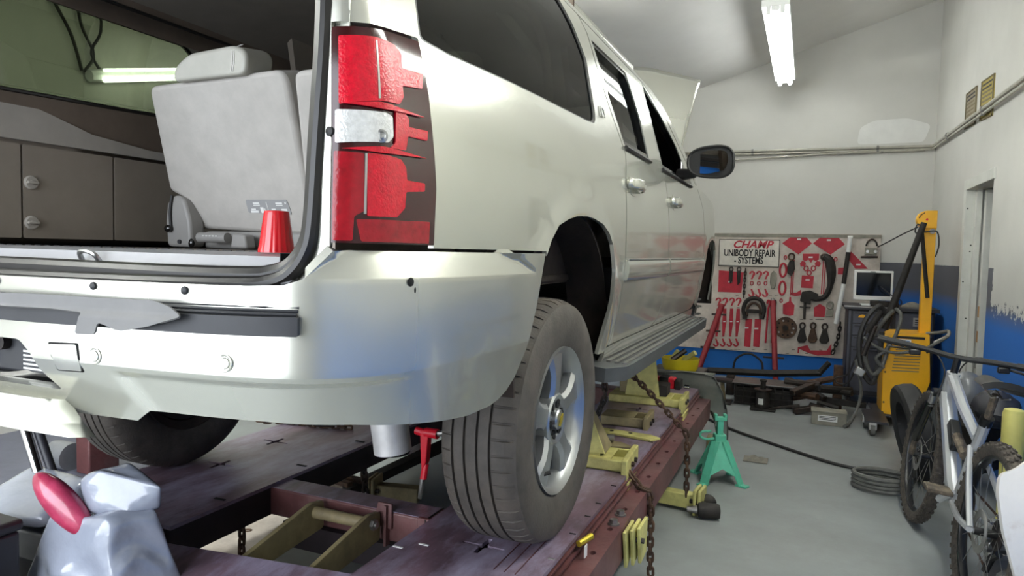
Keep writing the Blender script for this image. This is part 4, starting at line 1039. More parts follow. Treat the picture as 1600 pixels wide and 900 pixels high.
# left runway
lr_ = runway(-1.83, -1.215, -.50, 4.6, [(-1.586, .064), (-1.624, .436), (-1.6, 1.3)])
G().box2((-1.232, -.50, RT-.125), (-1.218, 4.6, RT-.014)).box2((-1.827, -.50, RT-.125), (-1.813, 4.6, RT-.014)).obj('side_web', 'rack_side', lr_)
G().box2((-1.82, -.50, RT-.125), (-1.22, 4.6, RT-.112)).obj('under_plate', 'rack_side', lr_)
for y in (-.25, .2, .62): G().box2((-1.29, y, RT+.0003), (-1.24, y+.012, RT+.0025)).obj('edge_mark', 'black_gap', lr_)
# cross beams and legs
cb = G().box2((-1.225, -.03, .34), (-.445, .085, .452)).obj('cross_beam', 'rack_red', rack, bevel=.008)
G().box2((-1.22, -.029, .4522), (-.50, .08, .4545)).obj('beam_top_wear', 'rack_paint', cb)
G().box2((-.53, -.045, .33), (-.455, -.028, .458)).obj('end_bracket', 'rack_red', cb, bevel=.004)
for x in (-.497, -.479): G().box2((x, -.047, .35), (x+.003, .086, .4555)).obj('weld_gap', 'black_gap', cb)
G().box2((-1.225, 2.6, .32), (-.445, 2.74, .45)).obj('cross_beam', 'rack_red', rack, bevel=.008)
for x in (-1.7, -1.32, -.36, -.05):
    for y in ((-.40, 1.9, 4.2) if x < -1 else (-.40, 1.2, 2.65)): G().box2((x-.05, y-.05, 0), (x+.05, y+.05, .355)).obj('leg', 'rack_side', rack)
# hinge bracket: two tapered plates with two rods
hb = thing('hinge_bracket', 'tan steel hinge bracket with two rods bolted to the cross beam', 'bracket', (-.8, -.25, .3))
for x in (-.955, -.70):
    pl_ = [(-.05, .455), (-.05, .35), (-.44, .32), (-.475, .35), (-.46, .395), (-.12, .465)]
    G().prism([(x, y, z) for y, z in rnd(pl_, .015)], (.018, 0, 0)).obj('side_plate', 'clamp_tan', hb, bevel=.002)
G().cyl((-.95, -.10, .425), (-.70, -.10, .425), .022, n=16).obj('hinge_rod', 'clamp_tan', hb)
G().cyl((-.95, -.44, .36), (-.70, -.44, .36), .026, n=16).obj('ramp_rod', 'clamp_tan', hb)
G().box2((-.665, -.055, .33), (-.655, -.028, .48)).obj('mount_tab', 'rack_red', hb)
G().prism([(-.72, -.042, .40), (-.64, -.042, .39), (-.64, -.042, .485), (-.70, -.042, .485)], (0, .012, 0)).obj('mount_tab', 'rack_red', hb, bevel=.003)
for x, y, z in ((-.682, -.10, .425), (-.682, -.44, .36)): G().cyl((x, y, z), (x+.014, y, z), .020, n=6).cyl((x, y, z), (x+.022, y, z), .011, n=10).obj('bolt', 'steel_bare', hb)
G().box2((-1.2, .02, .2), (-.46, .06, .30)).obj('torsion_tube', 'rack_side', hb)
# low ramp plate in front
rp = thing('ramp_plate', 'worn purple ramp plate joining the two runways at the near end', 'ramp', (-.85, -.65, 0))
G().prism([(-1.21, -.52, .42), (-.478, -.42, .42), (-.478, -1.05, .34), (-1.21, -1.05, .34)], (0, 0, -.02)).obj('deck', 'rack_paint', rp, bevel=.003)
for x in (-1.20, -.5): G().box2((x-.02, -1.0, 0), (x+.02, -.55, .345)).obj('support', 'rack_side', rp)

# ---------------------------------------------------------------- chains
def chain_thing(path, label, mt='steel_rusty', group=None, **k):
    t = thing('chain', label, 'chain', path[-1], group); chain(path, t, mt, **k); return t
chain_thing(smooth([(-.10, .80, .475), (-.02, .80, .474), (.045, .79, .455), (.085, .78, .415), (.128, .78, .39), (.138, .79, .3), (.138, .80, .15), (.14, .82, .012)], 6), 'rusty chain draped over the near rack edge down to the floor', L=.048, r=.0065, wd=.018)
chain_thing(smooth([(-.20, 1.45, .83), (-.10, 1.55, .72), (.0, 1.62, .60), (.10, 1.66, .485), (.14, 1.68, .43), (.150, 1.68, .30), (.152, 1.68, .15), (.154, 1.68, .06)], 6), 'rusty chain slanting from under the running board to the floor clamp', L=.05, r=.0065, wd=.018)
chain_thing(smooth([(-1.235, -.17, .44), (-1.24, -.16, .30), (-1.25, -.15, .2), (-1.26, -.12, .10)], 5), 'chain hanging beside the left runway', L=.05, r=.0065, wd=.018)
chain_thing(smooth([(-1.75, .40, .012), (-1.82, .37, .012), (-1.9, .42, .012), (-2.0, .42, .012), (-2.05, .5, .014)], 5), 'loose chain lying on the floor beneath the left runway', L=.05, r=.0065, wd=.018)
chain_thing(smooth([(-1.24, .62, .45), (-1.24, .63, .30), (-1.24, .65, .15), (-1.24, .66, .03)], 5), 'dark chain hanging in the middle behind the cross beam', 'steel_dark', L=.06, r=.008, wd=.022)
chain_thing(smooth([(-1.95, .66, .478), (-1.8, .72, .478), (-1.6, .74, .478), (-1.45, .78, .478)], 5), 'rusty chain lying on top of the left runway', L=.045, r=.006, wd=.017)
chain_thing(smooth([(-.28, 1.28, .49), (-.24, 1.25, .60), (-.20, 1.22, .70), (-.21, 1.2, .85)], 5), 'dark chain hanging under the car behind the near wheel', 'steel_dark', L=.05, r=.0065, wd=.018)
# red lever binder holding the rear axle
t = thing('lever_binder', 'red ratchet lever binder hanging below the axle', 'binder', (-.66, .22, .44))
G().tube([(-.70, .22, .69), (-.66, .22, .685)], .016, 10).obj('barrel', 'binder_red', t)
G().cyl((-.655, .22, .688), (-.60, .22, .688), .020, n=12).obj('hook_end', 'binder_red', t)
G().cyl((-.60, .22, .69), (-.53, .23, .70), .012, n=10).obj('screw_rod', 'steel_bare', t)
G().cyl((-.55, .22, .695), (-.49, .23, .70), .024, n=12).obj('hook_end', 'binder_red', t)
G().prism([(-.675, .205, .70), (-.635, .205, .70), (-.645, .205, .57), (-.665, .205, .53)], (0, .035, 0)).obj('ratchet_body', 'binder_red', t, bevel=.004)
G().cyl((-.655, .222, .60), (-.672, .21, .42), .012, .009, n=10).obj('lever', 'steel_bare', t)
G().cyl((-.655, .222, .56), (-.66, .215, .50), .014, n=10).obj('lever_grip', 'binder_red', t)

# ---------------------------------------------------------------- yellow pinch-weld clamps on the rack
def beam_clamp(c, L, label, yaw=0., h=.05, d=.09, mt='clamp_yellow'):
    t = thing('rack_clamp', label, 'clamp', c, 'yellow rack clamps')
    R = rot('Z', yaw); c = V(c); T = lambda x, y, z: c+R @ V((x, y, z))
    def bx(a, b, nm, m2=mt, bev=.005):
        mid = (V(a)+V(b))/2; dd = [abs(q) for q in (V(b)-V(a))]
        return G().box(T(*mid), dd, R).obj(nm, m2, t, bevel=bev)
    bx((-L, -d/2, 0), (0, -d/2+.012, h), 'beam_side'); bx((-L, d/2-.012, 0), (0, d/2, h), 'beam_side'); bx((-L, -d/2, 0), (0, d/2, .012), 'beam_base')
    bx((-L, -d/2, h-.010), (-.07, d/2, h), 'beam_top')
    bx((-.012, -d/2-.03, -.035), (.014, d/2+.05, h+.012), 'end_plate')
    for y in (-.02, .05): G().cyl(T(.014, y, .02), T(.026, y, .02), .012, n=6).obj('bolt', 'steel_dark', t)
    bx((.002, -d/2-.02, -.10), (.02, d/2-.01, -.035), 'hook_plate')
    return t, T, bx
t, T, bx = beam_clamp((.02, .86, RT+.001), .32, 'yellow beam clamp on the rack just behind the near wheel', .05, d=.2)
G().prism([T(-.30, -.02, .05), T(-.12, -.06, .05), T(-.12, .06, .05)], (0, 0, .012)).obj('foot_plate', 'clamp_yellow', t)
G().prism([T(-.24, -.06, .06), T(-.10, -.06, .06), T(-.20, -.04, .30), T(-.25, -.04, .30)], (R_ := rot('Z', .05)) @ V((0, .012, 0))).obj('upright_plate', 'clamp_yellow', t, bevel=.002)
G().prism([T(-.10, -.06, .06), T(-.20, -.04, .30), T(-.22, .05, .30), T(-.10, .10, .06)], (-.012, 0, 0)).obj('gusset_plate', 'clamp_tan', t, bevel=.002)
t, T, bx = beam_clamp((.03, 2.25, RT+.001), .46, 'yellow beam clamp on the rack below the running board', .03, d=.22)
G().prism([T(-.36, -.08, .05), T(-.14, -.08, .05), T(-.19, -.06, .40), T(-.30, -.06, .42)], (0, .014, 0)).obj('upright_plate', 'clamp_yellow', t, bevel=.002)
bx((-.40, -.06, .06), (-.26, .06, .22), 'jaw_block', 'clamp_tan')
bx((-.2, -.05, .05), (-.1, .1, .12), 'jaw_block', 'cast_black')
t, T, bx = beam_clamp((-.06, 1.62, RT+.001), .25, 'short tan angle clamp lying on the rack between the chains', .05, h=.055, d=.16, mt='clamp_tan')
t = thing('steel_plate', 'flat yellow strap plate lying across the rack edge', 'plate', (-.1, 1.35, RT))
G().prism([(-.30, 1.36, RT+.002), (.02, 1.30, RT+.002), (.06, 1.36, RT+.002), (.0, 1.40, RT+.002), (-.30, 1.42, RT+.002)], (0, 0, .012)).obj('strap', 'clamp_yellow', t, bevel=.002)
for x in (-.2, -.1): G().cyl((x, 1.375, RT+.010), (x, 1.375, RT+.0155), .011, n=10).obj('hole', 'black_gap', t)
t = thing('steel_plate', 'small wedge plate with a bright bolt lying beside the near clamp', 'plate', (-.15, 1.14, RT))
G().prism([(-.28, 1.06, RT+.002), (-.02, 1.13, RT+.002), (-.10, 1.19, RT+.002), (-.30, 1.2, RT+.002)], (0, 0, .012)).obj('wedge', 'clamp_tan', t, bevel=.002)
G().cyl((-.22, 1.14, RT+.036), (-.13, 1.16, RT+.036), .018, n=14).obj('bolt', 'steel_bare', t)
G().cyl((-.24, 1.135, RT+.036), (-.22, 1.14, RT+.036), .026, n=6).obj('bolt_head', 'steel_bare', t)
# red strap winch on the far clamp, yellow bucket behind
t = thing('strap_ratchet', 'red and black ratchet tool lying on the far yellow clamp', 'ratchet', (-.12, 2.45, .53))
G().box2((-.22, 2.42, .528), (-.06, 2.50, .60)).obj('body', 'binder_red', t, bevel=.008); G().box2((-.06, 2.41, .528), (-.02, 2.51, .59)).obj('end_cap', 'cast_black', t, bevel=.006)
G().box2((-.16, 2.41, .528), (-.10, 2.51, .605)).obj('band', 'cast_black', t, bevel=.004)
G().cyl((-.0, 2.46, .545), (.03, 2.46, .545), .015, n=12).obj('bright_nut', 'chrome', t)
t = thing('parts_stand', 'dark steel stand under the yellow tray beyond the rack end', 'stand', (-.25, 3.6, 0))
G().box2((-.42, 3.42, 0), (-.04, 3.80, .44)).obj('body', 'steel_dark', t, bevel=.02); G().box2((-.44, 3.40, .44), (-.02, 3.82, RT)).obj('top', 'steel_dark', t, bevel=.006)
t = thing('bucket', 'yellow plastic tray with clamp parts beyond the running board', 'tray', (-.22, 3.6, RT))
G().lathe((-.22, 3.6, RT), (0, 0, 1), [(.13, 0), (.15, .10), (.155, .10), (.155, .09), (.14, .015), (.001, .015)], 28).obj('body', 'bucket_yellow', t)
for i, (a, b) in enumerate((((-.28, 3.55, .55), (-.18, 3.6, .63)), ((-.20, 3.62, .54), (-.10, 3.58, .62)), ((-.30, 3.62, .54), (-.24, 3.6, .62)))): G().cyl(a, b, .022, n=8).obj('clamp_part', 'clamp_yellow' if i else 'steel_dark', t)
# under-rack items in the middle
def floor_clamp(c, yaw, label, mt='clamp_tan'):
    t = thing('floor_clamp', label, 'clamp', c, 'clamps on the floor'); R = rot('Z', yaw); c = V(c)
    G().box(c+R @ V((.10, 0, .06)), (.24, .07, .08), R).obj('arm', mt, t, bevel=.006)
    for o in (-.03, -.055): G().box(c+R @ V((o, 0, .07)), (.018, .14, .14), R).obj('jaw_plate', mt, t, bevel=.006)
    for y in (-.04, .04): G().cyl(c+R @ V((-.085, y, .07)), c+R @ V((-.0, y, .07)), .012, n=6).obj('bolt', 'steel_dark', t)
    return t
floor_clamp((-1.42, 1.05, 0), .2, 'dull tan clamp on the floor seen between the runways')
floor_clamp((-1.25, 1.75, 0), .1, 'tan clamp further back on the floor under the car')
floor_clamp((.18, 1.70, 0), PI-.1, 'yellow clamp on the floor beside the rack', 'clamp_yellow')
t = thing('hanging_clamp', 'yellow clamp plates bolted under the rack rail by the near chain', 'clamp', (.14, .42, .25))
for i in range(3): G().prism([(.126+.02*i, .33+.03*i, .385), (.126+.02*i, .47+.03*i, .385), (.126+.02*i, .46+.03*i, .27-.012*i), (.126+.02*i, .37+.03*i, .235)], (.013, 0, 0)).obj('plate', 'clamp_yellow', t, bevel=.003)
G().cyl((.12, .42, .33), (.19, .42, .33), .011, n=8).obj('bolt', 'steel_dark', t)
t = thing('iron_pile', 'heap of rusty bars and hooks on the floor between the runways', 'scrap iron', (-1.9, 1.0, 0))
for i in range(7):
    a = random.uniform(-.6, .9); L = random.uniform(.18, .5); x = -1.78+random.uniform(-.2, .15); y = .98+random.uniform(-.12, .15); z = .03+.02*i
    G().box((x, y, z), (L, .04, .025), rot('Z', a) @ rot('Y', random.uniform(-.12, .12))).obj('bar', 'steel_rusty', t, bevel=.003)
G().prism([(-1.95, .85, .02), (-1.6, .88, .02), (-1.58, 1.0, .05), (-1.9, 1.0, .05)], (0, 0, .03)).obj('plate', 'steel_dark', t, bevel=.003)
tag(G().box((-1.45, 1.35, .13), (.07, .9, .05), rot('Z', -.25) @ rot('X', .12)).obj('pry_bar', 'cast_black'), 'dark steel bar propped under the car between the runways', 'bar')
# the strip of light plywood below the left runway
tag(G().prism([(-2.1, .1, .002), (-1.55, .15, .002), (-1.4, .6, .002), (-2.2, .75, .002)], (0, 0, .012)).obj('plywood_sheet', 'plywood'), 'pale sheet of plywood on the floor beneath the left runway', 'plywood')

# ---------------------------------------------------------------- air tool, jack stand, fender, hose
t = thing('air_grinder', 'dirty black air tool lying beside the yellow floor clamp', 'power tool', (.27, 1.68, 0))
G().lathe((.22, 1.61, .045), (1, .25, 0), [(.02, 0), (.038, .01), (.042, .03), (.042, .10), (.036, .12), (.01, .125)], 20).obj('body', 'cast_black', t)
G().cyl((.215, 1.63, .045), (.23, 1.73, .05), .026, n=12).obj('handle', 'steel_dark', t)
G().lathe((.17, 1.60, .045), (1, .2, 0), [(.014, 0), (.016, .02), (.024, .055)], 12).obj('spindle', 'steel_bare', t)
G().ell((.26, 1.74, .05), (.05, .035, .045), 12).obj('gear_head', 'cast_black', t)

js = thing('jack_stand', 'mint green jack stand standing on the floor beside the rack', 'jack stand', (.25, 2.32, 0))
c = V((.25, 2.32, 0)); R = rot('Z', .35); topz, hw = .255, .045
for k in range(4):
    a = PI/2*k+PI/4
    ft = [c+R @ V((q[0], q[1], 0)) for q in ((.125*math.cos(a)*1.35, .125*math.sin(a)*1.35),)][0]
    d = (R @ V((math.cos(a), math.sin(a), 0))); s = V((-d.y, d.x, 0))
    tp = c+d*.045+V((0, 0, topz))
    G().prism([ft+s*.028, ft-s*.028, tp-s*.030, tp+s*.030], -d*.012).obj('leg', 'jack_green', js, bevel=.003)
    G().box(ft+V((0, 0, .006)), (.07, .05, .012), rot('Z', math.atan2(d.y, d.x))).obj('foot', 'jack_green', js, bevel=.003)
for k in range(4):
    a = PI/2*k+.0; d = R @ V((math.cos(a), math.sin(a), 0)); s = V((-d.y, d.x, 0))
    G().prism([c+d*.118+s*.075+V((0, 0, .06)), c+d*.102+s*.0+V((0, 0, .10)), c+d*.118-s*.075+V((0, 0, .06)), c+d*.036-s*.03+V((0, 0, topz)), c+d*.036+s*.03+V((0, 0, topz))], -d*.006).obj('side_plate', 'jack_green', js)
G().box(c+V((0, 0, .27)), (.07, .07, .05), R).obj('collar', 'jack_green', js, bevel=.006)
G().box(c+V((0, 0, .33)), (.036, .036, .14), R).obj('ratchet_post', 'jack_green', js, bevel=.003)
G().box(c+V((0, 0, .392)), (.075, .045, .022), R).box(c+R @ V((.03, 0, .41)), (.018, .045, .025), R).box(c+R @ V((-.03, 0, .41)), (.018, .045, .025), R).obj('saddle', 'jack_green', js, bevel=.003)
G().tube(smooth([c+R @ V(p) for p in ((-.04, -.02, .27), (-.09, -.03, .265), (-.125, -.03, .28), (-.12, -.03, .31), (-.06, -.02, .315))], 4), .008, 8).obj('lever', 'jack_green', js)
tag(G().grid(lambda a, b: (.36+.16*a, 2.80+.14*b, .006+.03*abs(math.sin(7*a+3*b))*math.sin(PI*a)*math.sin(PI*b)), 12, 12, thick=.004).obj('rag', 'dirt_rag'), 'crumpled dirty rag on the floor behind the jack stand', 'rag')

# loose front fender standing on the floor beyond the rack
def fnd(a, b):
    # a runs along the curve of the panel, b across its depth
    th = PI*.93*a; r0 = .27; ro = .42-.05*a
    r = r0+(ro-r0)*b
    return V((.22-.30+r*math.cos(PI-.15-th*.92)*1.0, 3.0-.05*math.sin(PI*b)-.08*a, .06+r*1.12*max(0, math.sin(PI-.15-th*.92))**.85))
t = thing('loose_fender', 'bare grey front fender standing on the floor beside the rack end', 'fender', (-.0, 3.0, 0))
FO = [(-.34, .52), (-.10, .565), (.06, .560), (.13, .545), (.19, .44), (.222, .30), (.232, .13), (.225, .06), (.16, .06), (.15, .12), (.13, .22), (.085, .31), (.02, .375), (-.06, .405), (-.15, .40), (-.24, .37), (-.34, .36)]
panel('fender_skin', rnd(FO, .012), lambda u, z: V((u+.03*(.5-z), 2.98-.55*(z-.3)**2-.12*(u-.0)**2*0+.22*max(0, z-.46), z)), 'fender_gray', t, rim=-.02, du=.04, dz=.03)
panel('fender_flange', [(-.34, .0), (.12, .0), (.13, .05), (-.34, .05)], lambda u, v: V((u, 2.98-.03+.22*.08+v*1.3, .556+.02*u-.0*v)), 'fender_gray', t, rim=.01, du=.1, dz=.05)
G().box2((.09, 2.96, 0), (.15, 3.06, .10)).obj('prop_block', 'clamp_tan', t, bevel=.006)
G().box2((-.3, 2.97, 0), (-.2, 3.05, .37)).obj('brace', 'steel_dark', t, bevel=.006)
tag(G().tube(smooth([(-.1, 4.0, .012), (.19, 3.64, .012), (.45, 3.40, .012), (.72, 3.17, .012), (.95, 3.0, .012), (1.15, 2.93, .012), (1.3, 2.86, .012)], 6), .011, 8).obj('air_hose', 'cable_black'), 'thin black air hose snaking across the grey floor', 'hose')
def coil(cx, cy, r, n, tilt=0):
    return [V((cx+(r+.006*math.sin(k*.7))*math.cos(2*PI*k/18)*1.25, cy+(r+.01*math.cos(k*.37))*math.sin(2*PI*k/18), .016+.024*(k//18)+.01*(k % 18)/18)) for k in range(n*18)]
tag(G().tube(coil(1.19, 2.60, .125, 4), .015, 8).obj('coiled_hose', 'hose_gray'), 'coil of grey hose on the floor beside the bicycle', 'hose')

# ---------------------------------------------------------------- plastic-wrapped parts lower left
def puffy(g, c8, bulge, wr, n=16, seed=0):
    """a bulging wrapped block: eight corners (bottom 4, top 4), faces puffed out and creased"""
    c = [V(p) for p in c8]; mid = sum(c, V())/8
    for f in ((0, 1, 5, 4), (1, 2, 6, 5), (2, 3, 7, 6), (3, 0, 4, 7), (4, 5, 6, 7), (3, 2, 1, 0)):
        a, b, d, e = (c[k] for k in f)
        nn = (b-a).cross(e-a).normalized()
        if nn.dot((a+d)/2-mid) < 0: nn = -nn
        def fn(u, v, a=a, b=b, d=d, e=e, nn=nn):
            p = a.lerp(b, u).lerp(e.lerp(d, u), v); k = (4*u*(1-u)*4*v*(1-v))**.6
            q = p*17+V((seed*3.1, seed, 0)); w = math.sin(q.x*1.3+2*math.sin(q.z*.9))*math.sin(q.z*1.1+q.y)-.9*abs(math.sin(q.x*.8-q.z*1.3+math.sin(q.y*2)))
            return p+nn*(bulge*k+wr*k*w)
        g.grid(fn, n, n)
    bmesh.ops.remove_doubles(g.bm, verts=g.bm.verts[:], dist=1e-4); return g
def soften(t, n=12):
    for o in bpy.data.objects:
        if o.parent == t and o.name.startswith('wrap'):
            md = o.modifiers.new('smooth', 'SMOOTH'); md.factor = .5; md.iterations = n
t = thing('wrapped_part', 'large shiny grey plastic-wrapped part in the lower left foreground', 'wrapped part', (-1.2, -.75, .36))
puffy(G(), [(-1.50, -.83, .30), (-1.06, -.83, .34), (-1.0, -.62, .36), (-1.38, -.62, .30), (-1.375, -.80, .580), (-1.115, -.80, .620), (-1.06, -.68, .62), (-1.34, -.68, .57)], .018, .016, 26, 1).obj('wrap', 'bag_plastic', t, ang=180); soften(t)
t = thing('wrapped_part', 'grey plastic-wrapped part behind the pink-red piece', 'wrapped part', (-1.15, -.7, .58))
puffy(G(), [(-1.26, -.77, .60), (-1.10, -.74, .61), (-1.06, -.66, .61), (-1.24, -.66, .60), (-1.29, -.76, .695), (-1.22, -.75, .735), (-1.03, -.68, .685), (-1.20, -.66, .74)], .016, .006, 16, 4).obj('wrap', 'bag_plastic', t, ang=180); soften(t)
t = thing('plastic_scoop', 'glossy pink-red rounded plastic piece between the grey wraps', 'plastic part', (-1.36, -.76, .56))
G().ell((-1.305, -.80, .628), (.13, .04, .050), 28, rot('Y', .72) @ rot('Z', .15)).obj('shell', 'pink_red', t)
t = thing('wrapped_part', 'flat grey plastic-wrapped part at the left picture edge', 'wrapped part', (-1.6, -.7, .5))
puffy(G(), [(-1.80, -.80, .50), (-1.42, -.80, .53), (-1.40, -.58, .53), (-1.80, -.55, .50), (-1.80, -.79, .545), (-1.43, -.79, .565), (-1.47, -.60, .625), (-1.80, -.58, .62)], .012, .006, 16, 7).obj('wrap', 'bag_plastic', t, ang=180); soften(t)
G().box2((-1.80, -.78, .40), (-1.43, -.58, .50)).obj('tray', 'bag_dark', t, bevel=.01)
t = thing('steel_tube', 'bright metal tube leaning in the lower left corner', 'tube', (-1.70, -.60, .48))
G().pipe((-1.82, -.60, .755), (-1.655, -.62, .49), .017, .014, 18).obj('tube', 'chrome', t)
G().cyl((-1.795, -.57, .745), (-1.62, -.59, .49), .015, n=16).obj('dark_rod', 'cart_dark', t)
t = thing('tool_box', 'black box corner at the lower left picture edge', 'box', (-1.5, -.95, .3))
G().box2((-1.62, -1.05, .362), (-1.375, -.88, .565)).obj('body', 'box_black', t, bevel=.01); G().box2((-1.63, -1.06, .565), (-1.37, -.87, .60)).obj('lid', 'box_black', t, bevel=.012)
G().tube([(-1.44, -.97, .6), (-1.44, -.97, .625), (-1.40, -.95, .625), (-1.40, -.95, .6)], .006, 6).obj('latch', 'steel_bare', t)
tag(G().box2((-2.0, -1.15, .0), (-1.25, -.55, .2)).box2((-1.95, -1.1, .2), (-1.25, -.54, .36)).obj('black_bin', 'box_black', bevel=.02), 'black bin holding the wrapped parts by the left runway', 'bin')
# far left red caster trolley
t = thing('tower_caster', 'dark red pulling tower foot with a pale roller beside the left wheel', 'trolley', (-3.4, .72, 0))
G().box2((-3.50, .7, .10), (-3.02, .86, .26)).obj('frame', 'rack_red', t, bevel=.02); G().cyl((-3.56, .62, .085), (-3.40, .62, .085), .085, n=20).obj('roller', 'bag_dark', t)
G().box2((-3.34, .60, .0), (-3.22, .80, .24)).obj('foot', 'rack_red', t, bevel=.01)
# ================================================================ tool board on the back wall
BY = 6.235
bd = thing('tool_board', 'big pale plywood tool board with red painted outlines on the back wall', 'tool board', (.43, BY, .31))
BX0, BX1, BZ0, BZ1 = -.95, 1.43, .31, 1.685
G().box2((BX0, BY-.014, BZ0), (BX1, BY+.012, BZ1)).obj('plywood', 'plywood', bd, bevel=.002)
G().box2((BX0, BY-.020, BZ1-.042), (BX1, BY-.0142, BZ1-.005)).obj('top_rail', 'box_gray', bd)
FY = BY-.015
def b3(x, z, d=0): return V((x, FY-d, z))
def paint_shape(pts, nm='painted_outline', mt='tool_red', d=.002): G().prism([b3(x, z) for x, z in pts], (0, -d, 0)).obj(nm, mt, bd)
# convert board pixels (crop of the photograph at 4.284x) to board metres
def bp(px, py):
    x = -.235+(px-185)*(1.426+.235)/(1272-185); t = (px-185)/(1272-185)
    ztop, zbot = 1.683, .322; ytop = 60+15*t; ybot = 838+ (px-160)*52/800
    return (x, ztop-(py-ytop)/(ybot-ytop)*(ztop-zbot))
def pp(*q): return [bp(*p) for p in q]
paint_shape(pp((625, 130), (680, 90), (790, 92), (828, 132), (740, 205)))
paint_shape(pp((835, 132), (880, 92), (1000, 92), (1045, 138), (955, 207)))
paint_shape(pp((770, 200), (880, 200), (880, 240), (858, 250), (840, 240), (828, 262), (810, 240), (790, 250), (770, 240)))
for x, y in ((775, 270), (875, 270)):
    paint_shape(pp(*[(x+q[0], y+q[1]) for q in ((-22, -5), (-8, -22), (12, -18), (20, 0), (8, 18), (-6, 14), (-16, 18))]))
for x, y in ((797, 298), (845, 298), (818, 328)):
    G().tube([b3(*bp(x+14*math.cos(q), y+16*math.sin(q)), .002) for q in [2*PI*i/14 for i in range(14)]], .007, 6, True).obj('painted_link', 'tool_red', bd)
paint_shape(pp((770, 345), (852, 350), (848, 432), (768, 428)))
paint_shape(pp((180, 310), (362, 325), (352, 462), (180, 456)))
paint_shape(pp((650, 540), (690, 520), (692, 490), (704, 490), (706, 520), (730, 545), (726, 612), (700, 618), (652, 605)))
paint_shape(pp((862, 560), (900, 535), (940, 560), (936, 625), (864, 622)))
paint_shape(pp((1082, 180), (1200, 300), (1120, 300), (1075, 240)))
paint_shape(pp((765, 830), (830, 815), (850, 850), (960, 850), (990, 800), (990, 880), (900, 885), (840, 868), (775, 840), (775, 870), (765, 870)))
paint_shape(pp((1008, 295), (1050, 292), (1050, 338), (1008, 338)))
for x in (700, 712): paint_shape(pp((x-3, 240), (x+5, 240), (x+3, 480), (x-5, 480)))
for x in (910, 924): paint_shape(pp((x-3, 240), (x+4, 240), (x, 470), (x-7, 470)))
paint_shape(pp((700, 462), (740, 460), (770, 440), (772, 478), (735, 485), (705, 478)))
for x in (408, 474): paint_shape(pp((x-18, 640), (x+30, 640), (x+24, 832), (x-22, 826)))
def hookshape(x, y, s=1., up=True):
    k = 1 if up else -1
    P = []
    for i in range(15):
        a = PI*1.05-i*(PI*1.35)/14; P.append((x+22*s*math.cos(a), y-k*(10+20*s*math.sin(a))))
    P += [(x+4*s, y+k*26*s), (x-8*s, y+k*26*s)]
    for i in range(10, -1, -1):
        a = PI*1.05-i*(PI*1.2)/14; P.append((x+9*s*math.cos(a), y-k*(12+8*s*math.sin(a))))
    return [bp(*p) for p in P]
for x in (424, 474, 522):
    paint_shape(hookshape(x, 345)); paint_shape(hookshape(x, 462, 1, False))
    G().tube([b3(*bp(x+10*math.cos(q), 398+13*math.sin(q)), .002) for q in [2*PI*i/12 for i in range(12)]], .006, 6, True).obj('painted_link', 'tool_red', bd)
for i, x in enumerate((186, 236, 286, 334)):
    paint_shape(hookshape(x, 525, 1)); paint_shape(hookshape(x-6, 800, 1, False))
    paint_shape(pp((x-12, 570), (x+12, 570), (x+16, 660), (x+4, 760), (x-12, 760), (x-16, 660)))
    paint_shape(pp((x-9, 655), (x+9, 655), (x+9, 661), (x-9, 661)), 'outline_label', 'print_white', .0028)
for x, y in ((740, 103), (940, 110), (824, 224), (810, 375), (268, 388), (1138, 272), (400, 700), (470, 704)):
    paint_shape(pp((x-14, y-5), (x+14, y-5), (x+14, y+5), (x-14, y+5)), 'outline_label', 'print_white', .0028)
for i in range(26):
    x = random.uniform(220, 1000); y = random.choice((480, 560, 640, 845, 870)); paint_shape(pp((x, y), (x+22, y+1), (x+22, y+4), (x, y+3)), 'wall_print', 'ink_black', .0024)
# ring-shaped outlines: shackle plates
for x, y in ((640, 310), (640, 430)):
    G().tube([b3(*bp(x+22*math.cos(q), y+45*math.sin(q)), .002) for q in [2*PI*i/16 for i in range(16)]], .013, 6, True).obj('painted_outline', 'tool_red', bd)
for x, y in ((652, 225), (990, 237), (636, 515)):
    G().tube([b3(*bp(x+9*math.cos(q), y+12*math.sin(q)), .002) for q in [2*PI*i/12 for i in range(12)]], .006, 6, True).obj('painted_outline', 'tool_red', bd)
# the printed sign
sg = thing('sign', 'white sign with red and black lettering on the tool board', 'sign', (.1, FY, 1.30))
G().box2((-.25, FY-.010, 1.30), (.415, FY, 1.612)).obj('sign_board', 'sign_white', sg)
SYF = FY-.0115
for a, b in (((-.25, 1.30), (.415, 1.307)), ((-.25, 1.605), (.415, 1.612)), ((.408, 1.30), (.415, 1.612)), ((-.25, 1.30), (-.243, 1.612))): G().box2((a[0], SYF-.001, a[1]), (b[0], SYF+.002, b[1])).obj('border', 'ink_black', sg)
text('sign_text', 'CHAMP', .12, (.115, SYF, 1.55), (1, 0, -.0), (0, 0, 1), 'tool_red', sg, shear=.3, offset=.0035, sx=1.05)
text('sign_text', 'UNIBODY REPAIR', .108, (.09, SYF, 1.452), (1, 0, -.0), (0, 0, 1), 'ink_black', sg, offset=.003, sx=.66)
text('sign_text', '- SYSTEMS', .108, (.085, SYF, 1.367), (1, 0, 0), (0, 0, 1), 'ink_black', sg, offset=.003, sx=.66)
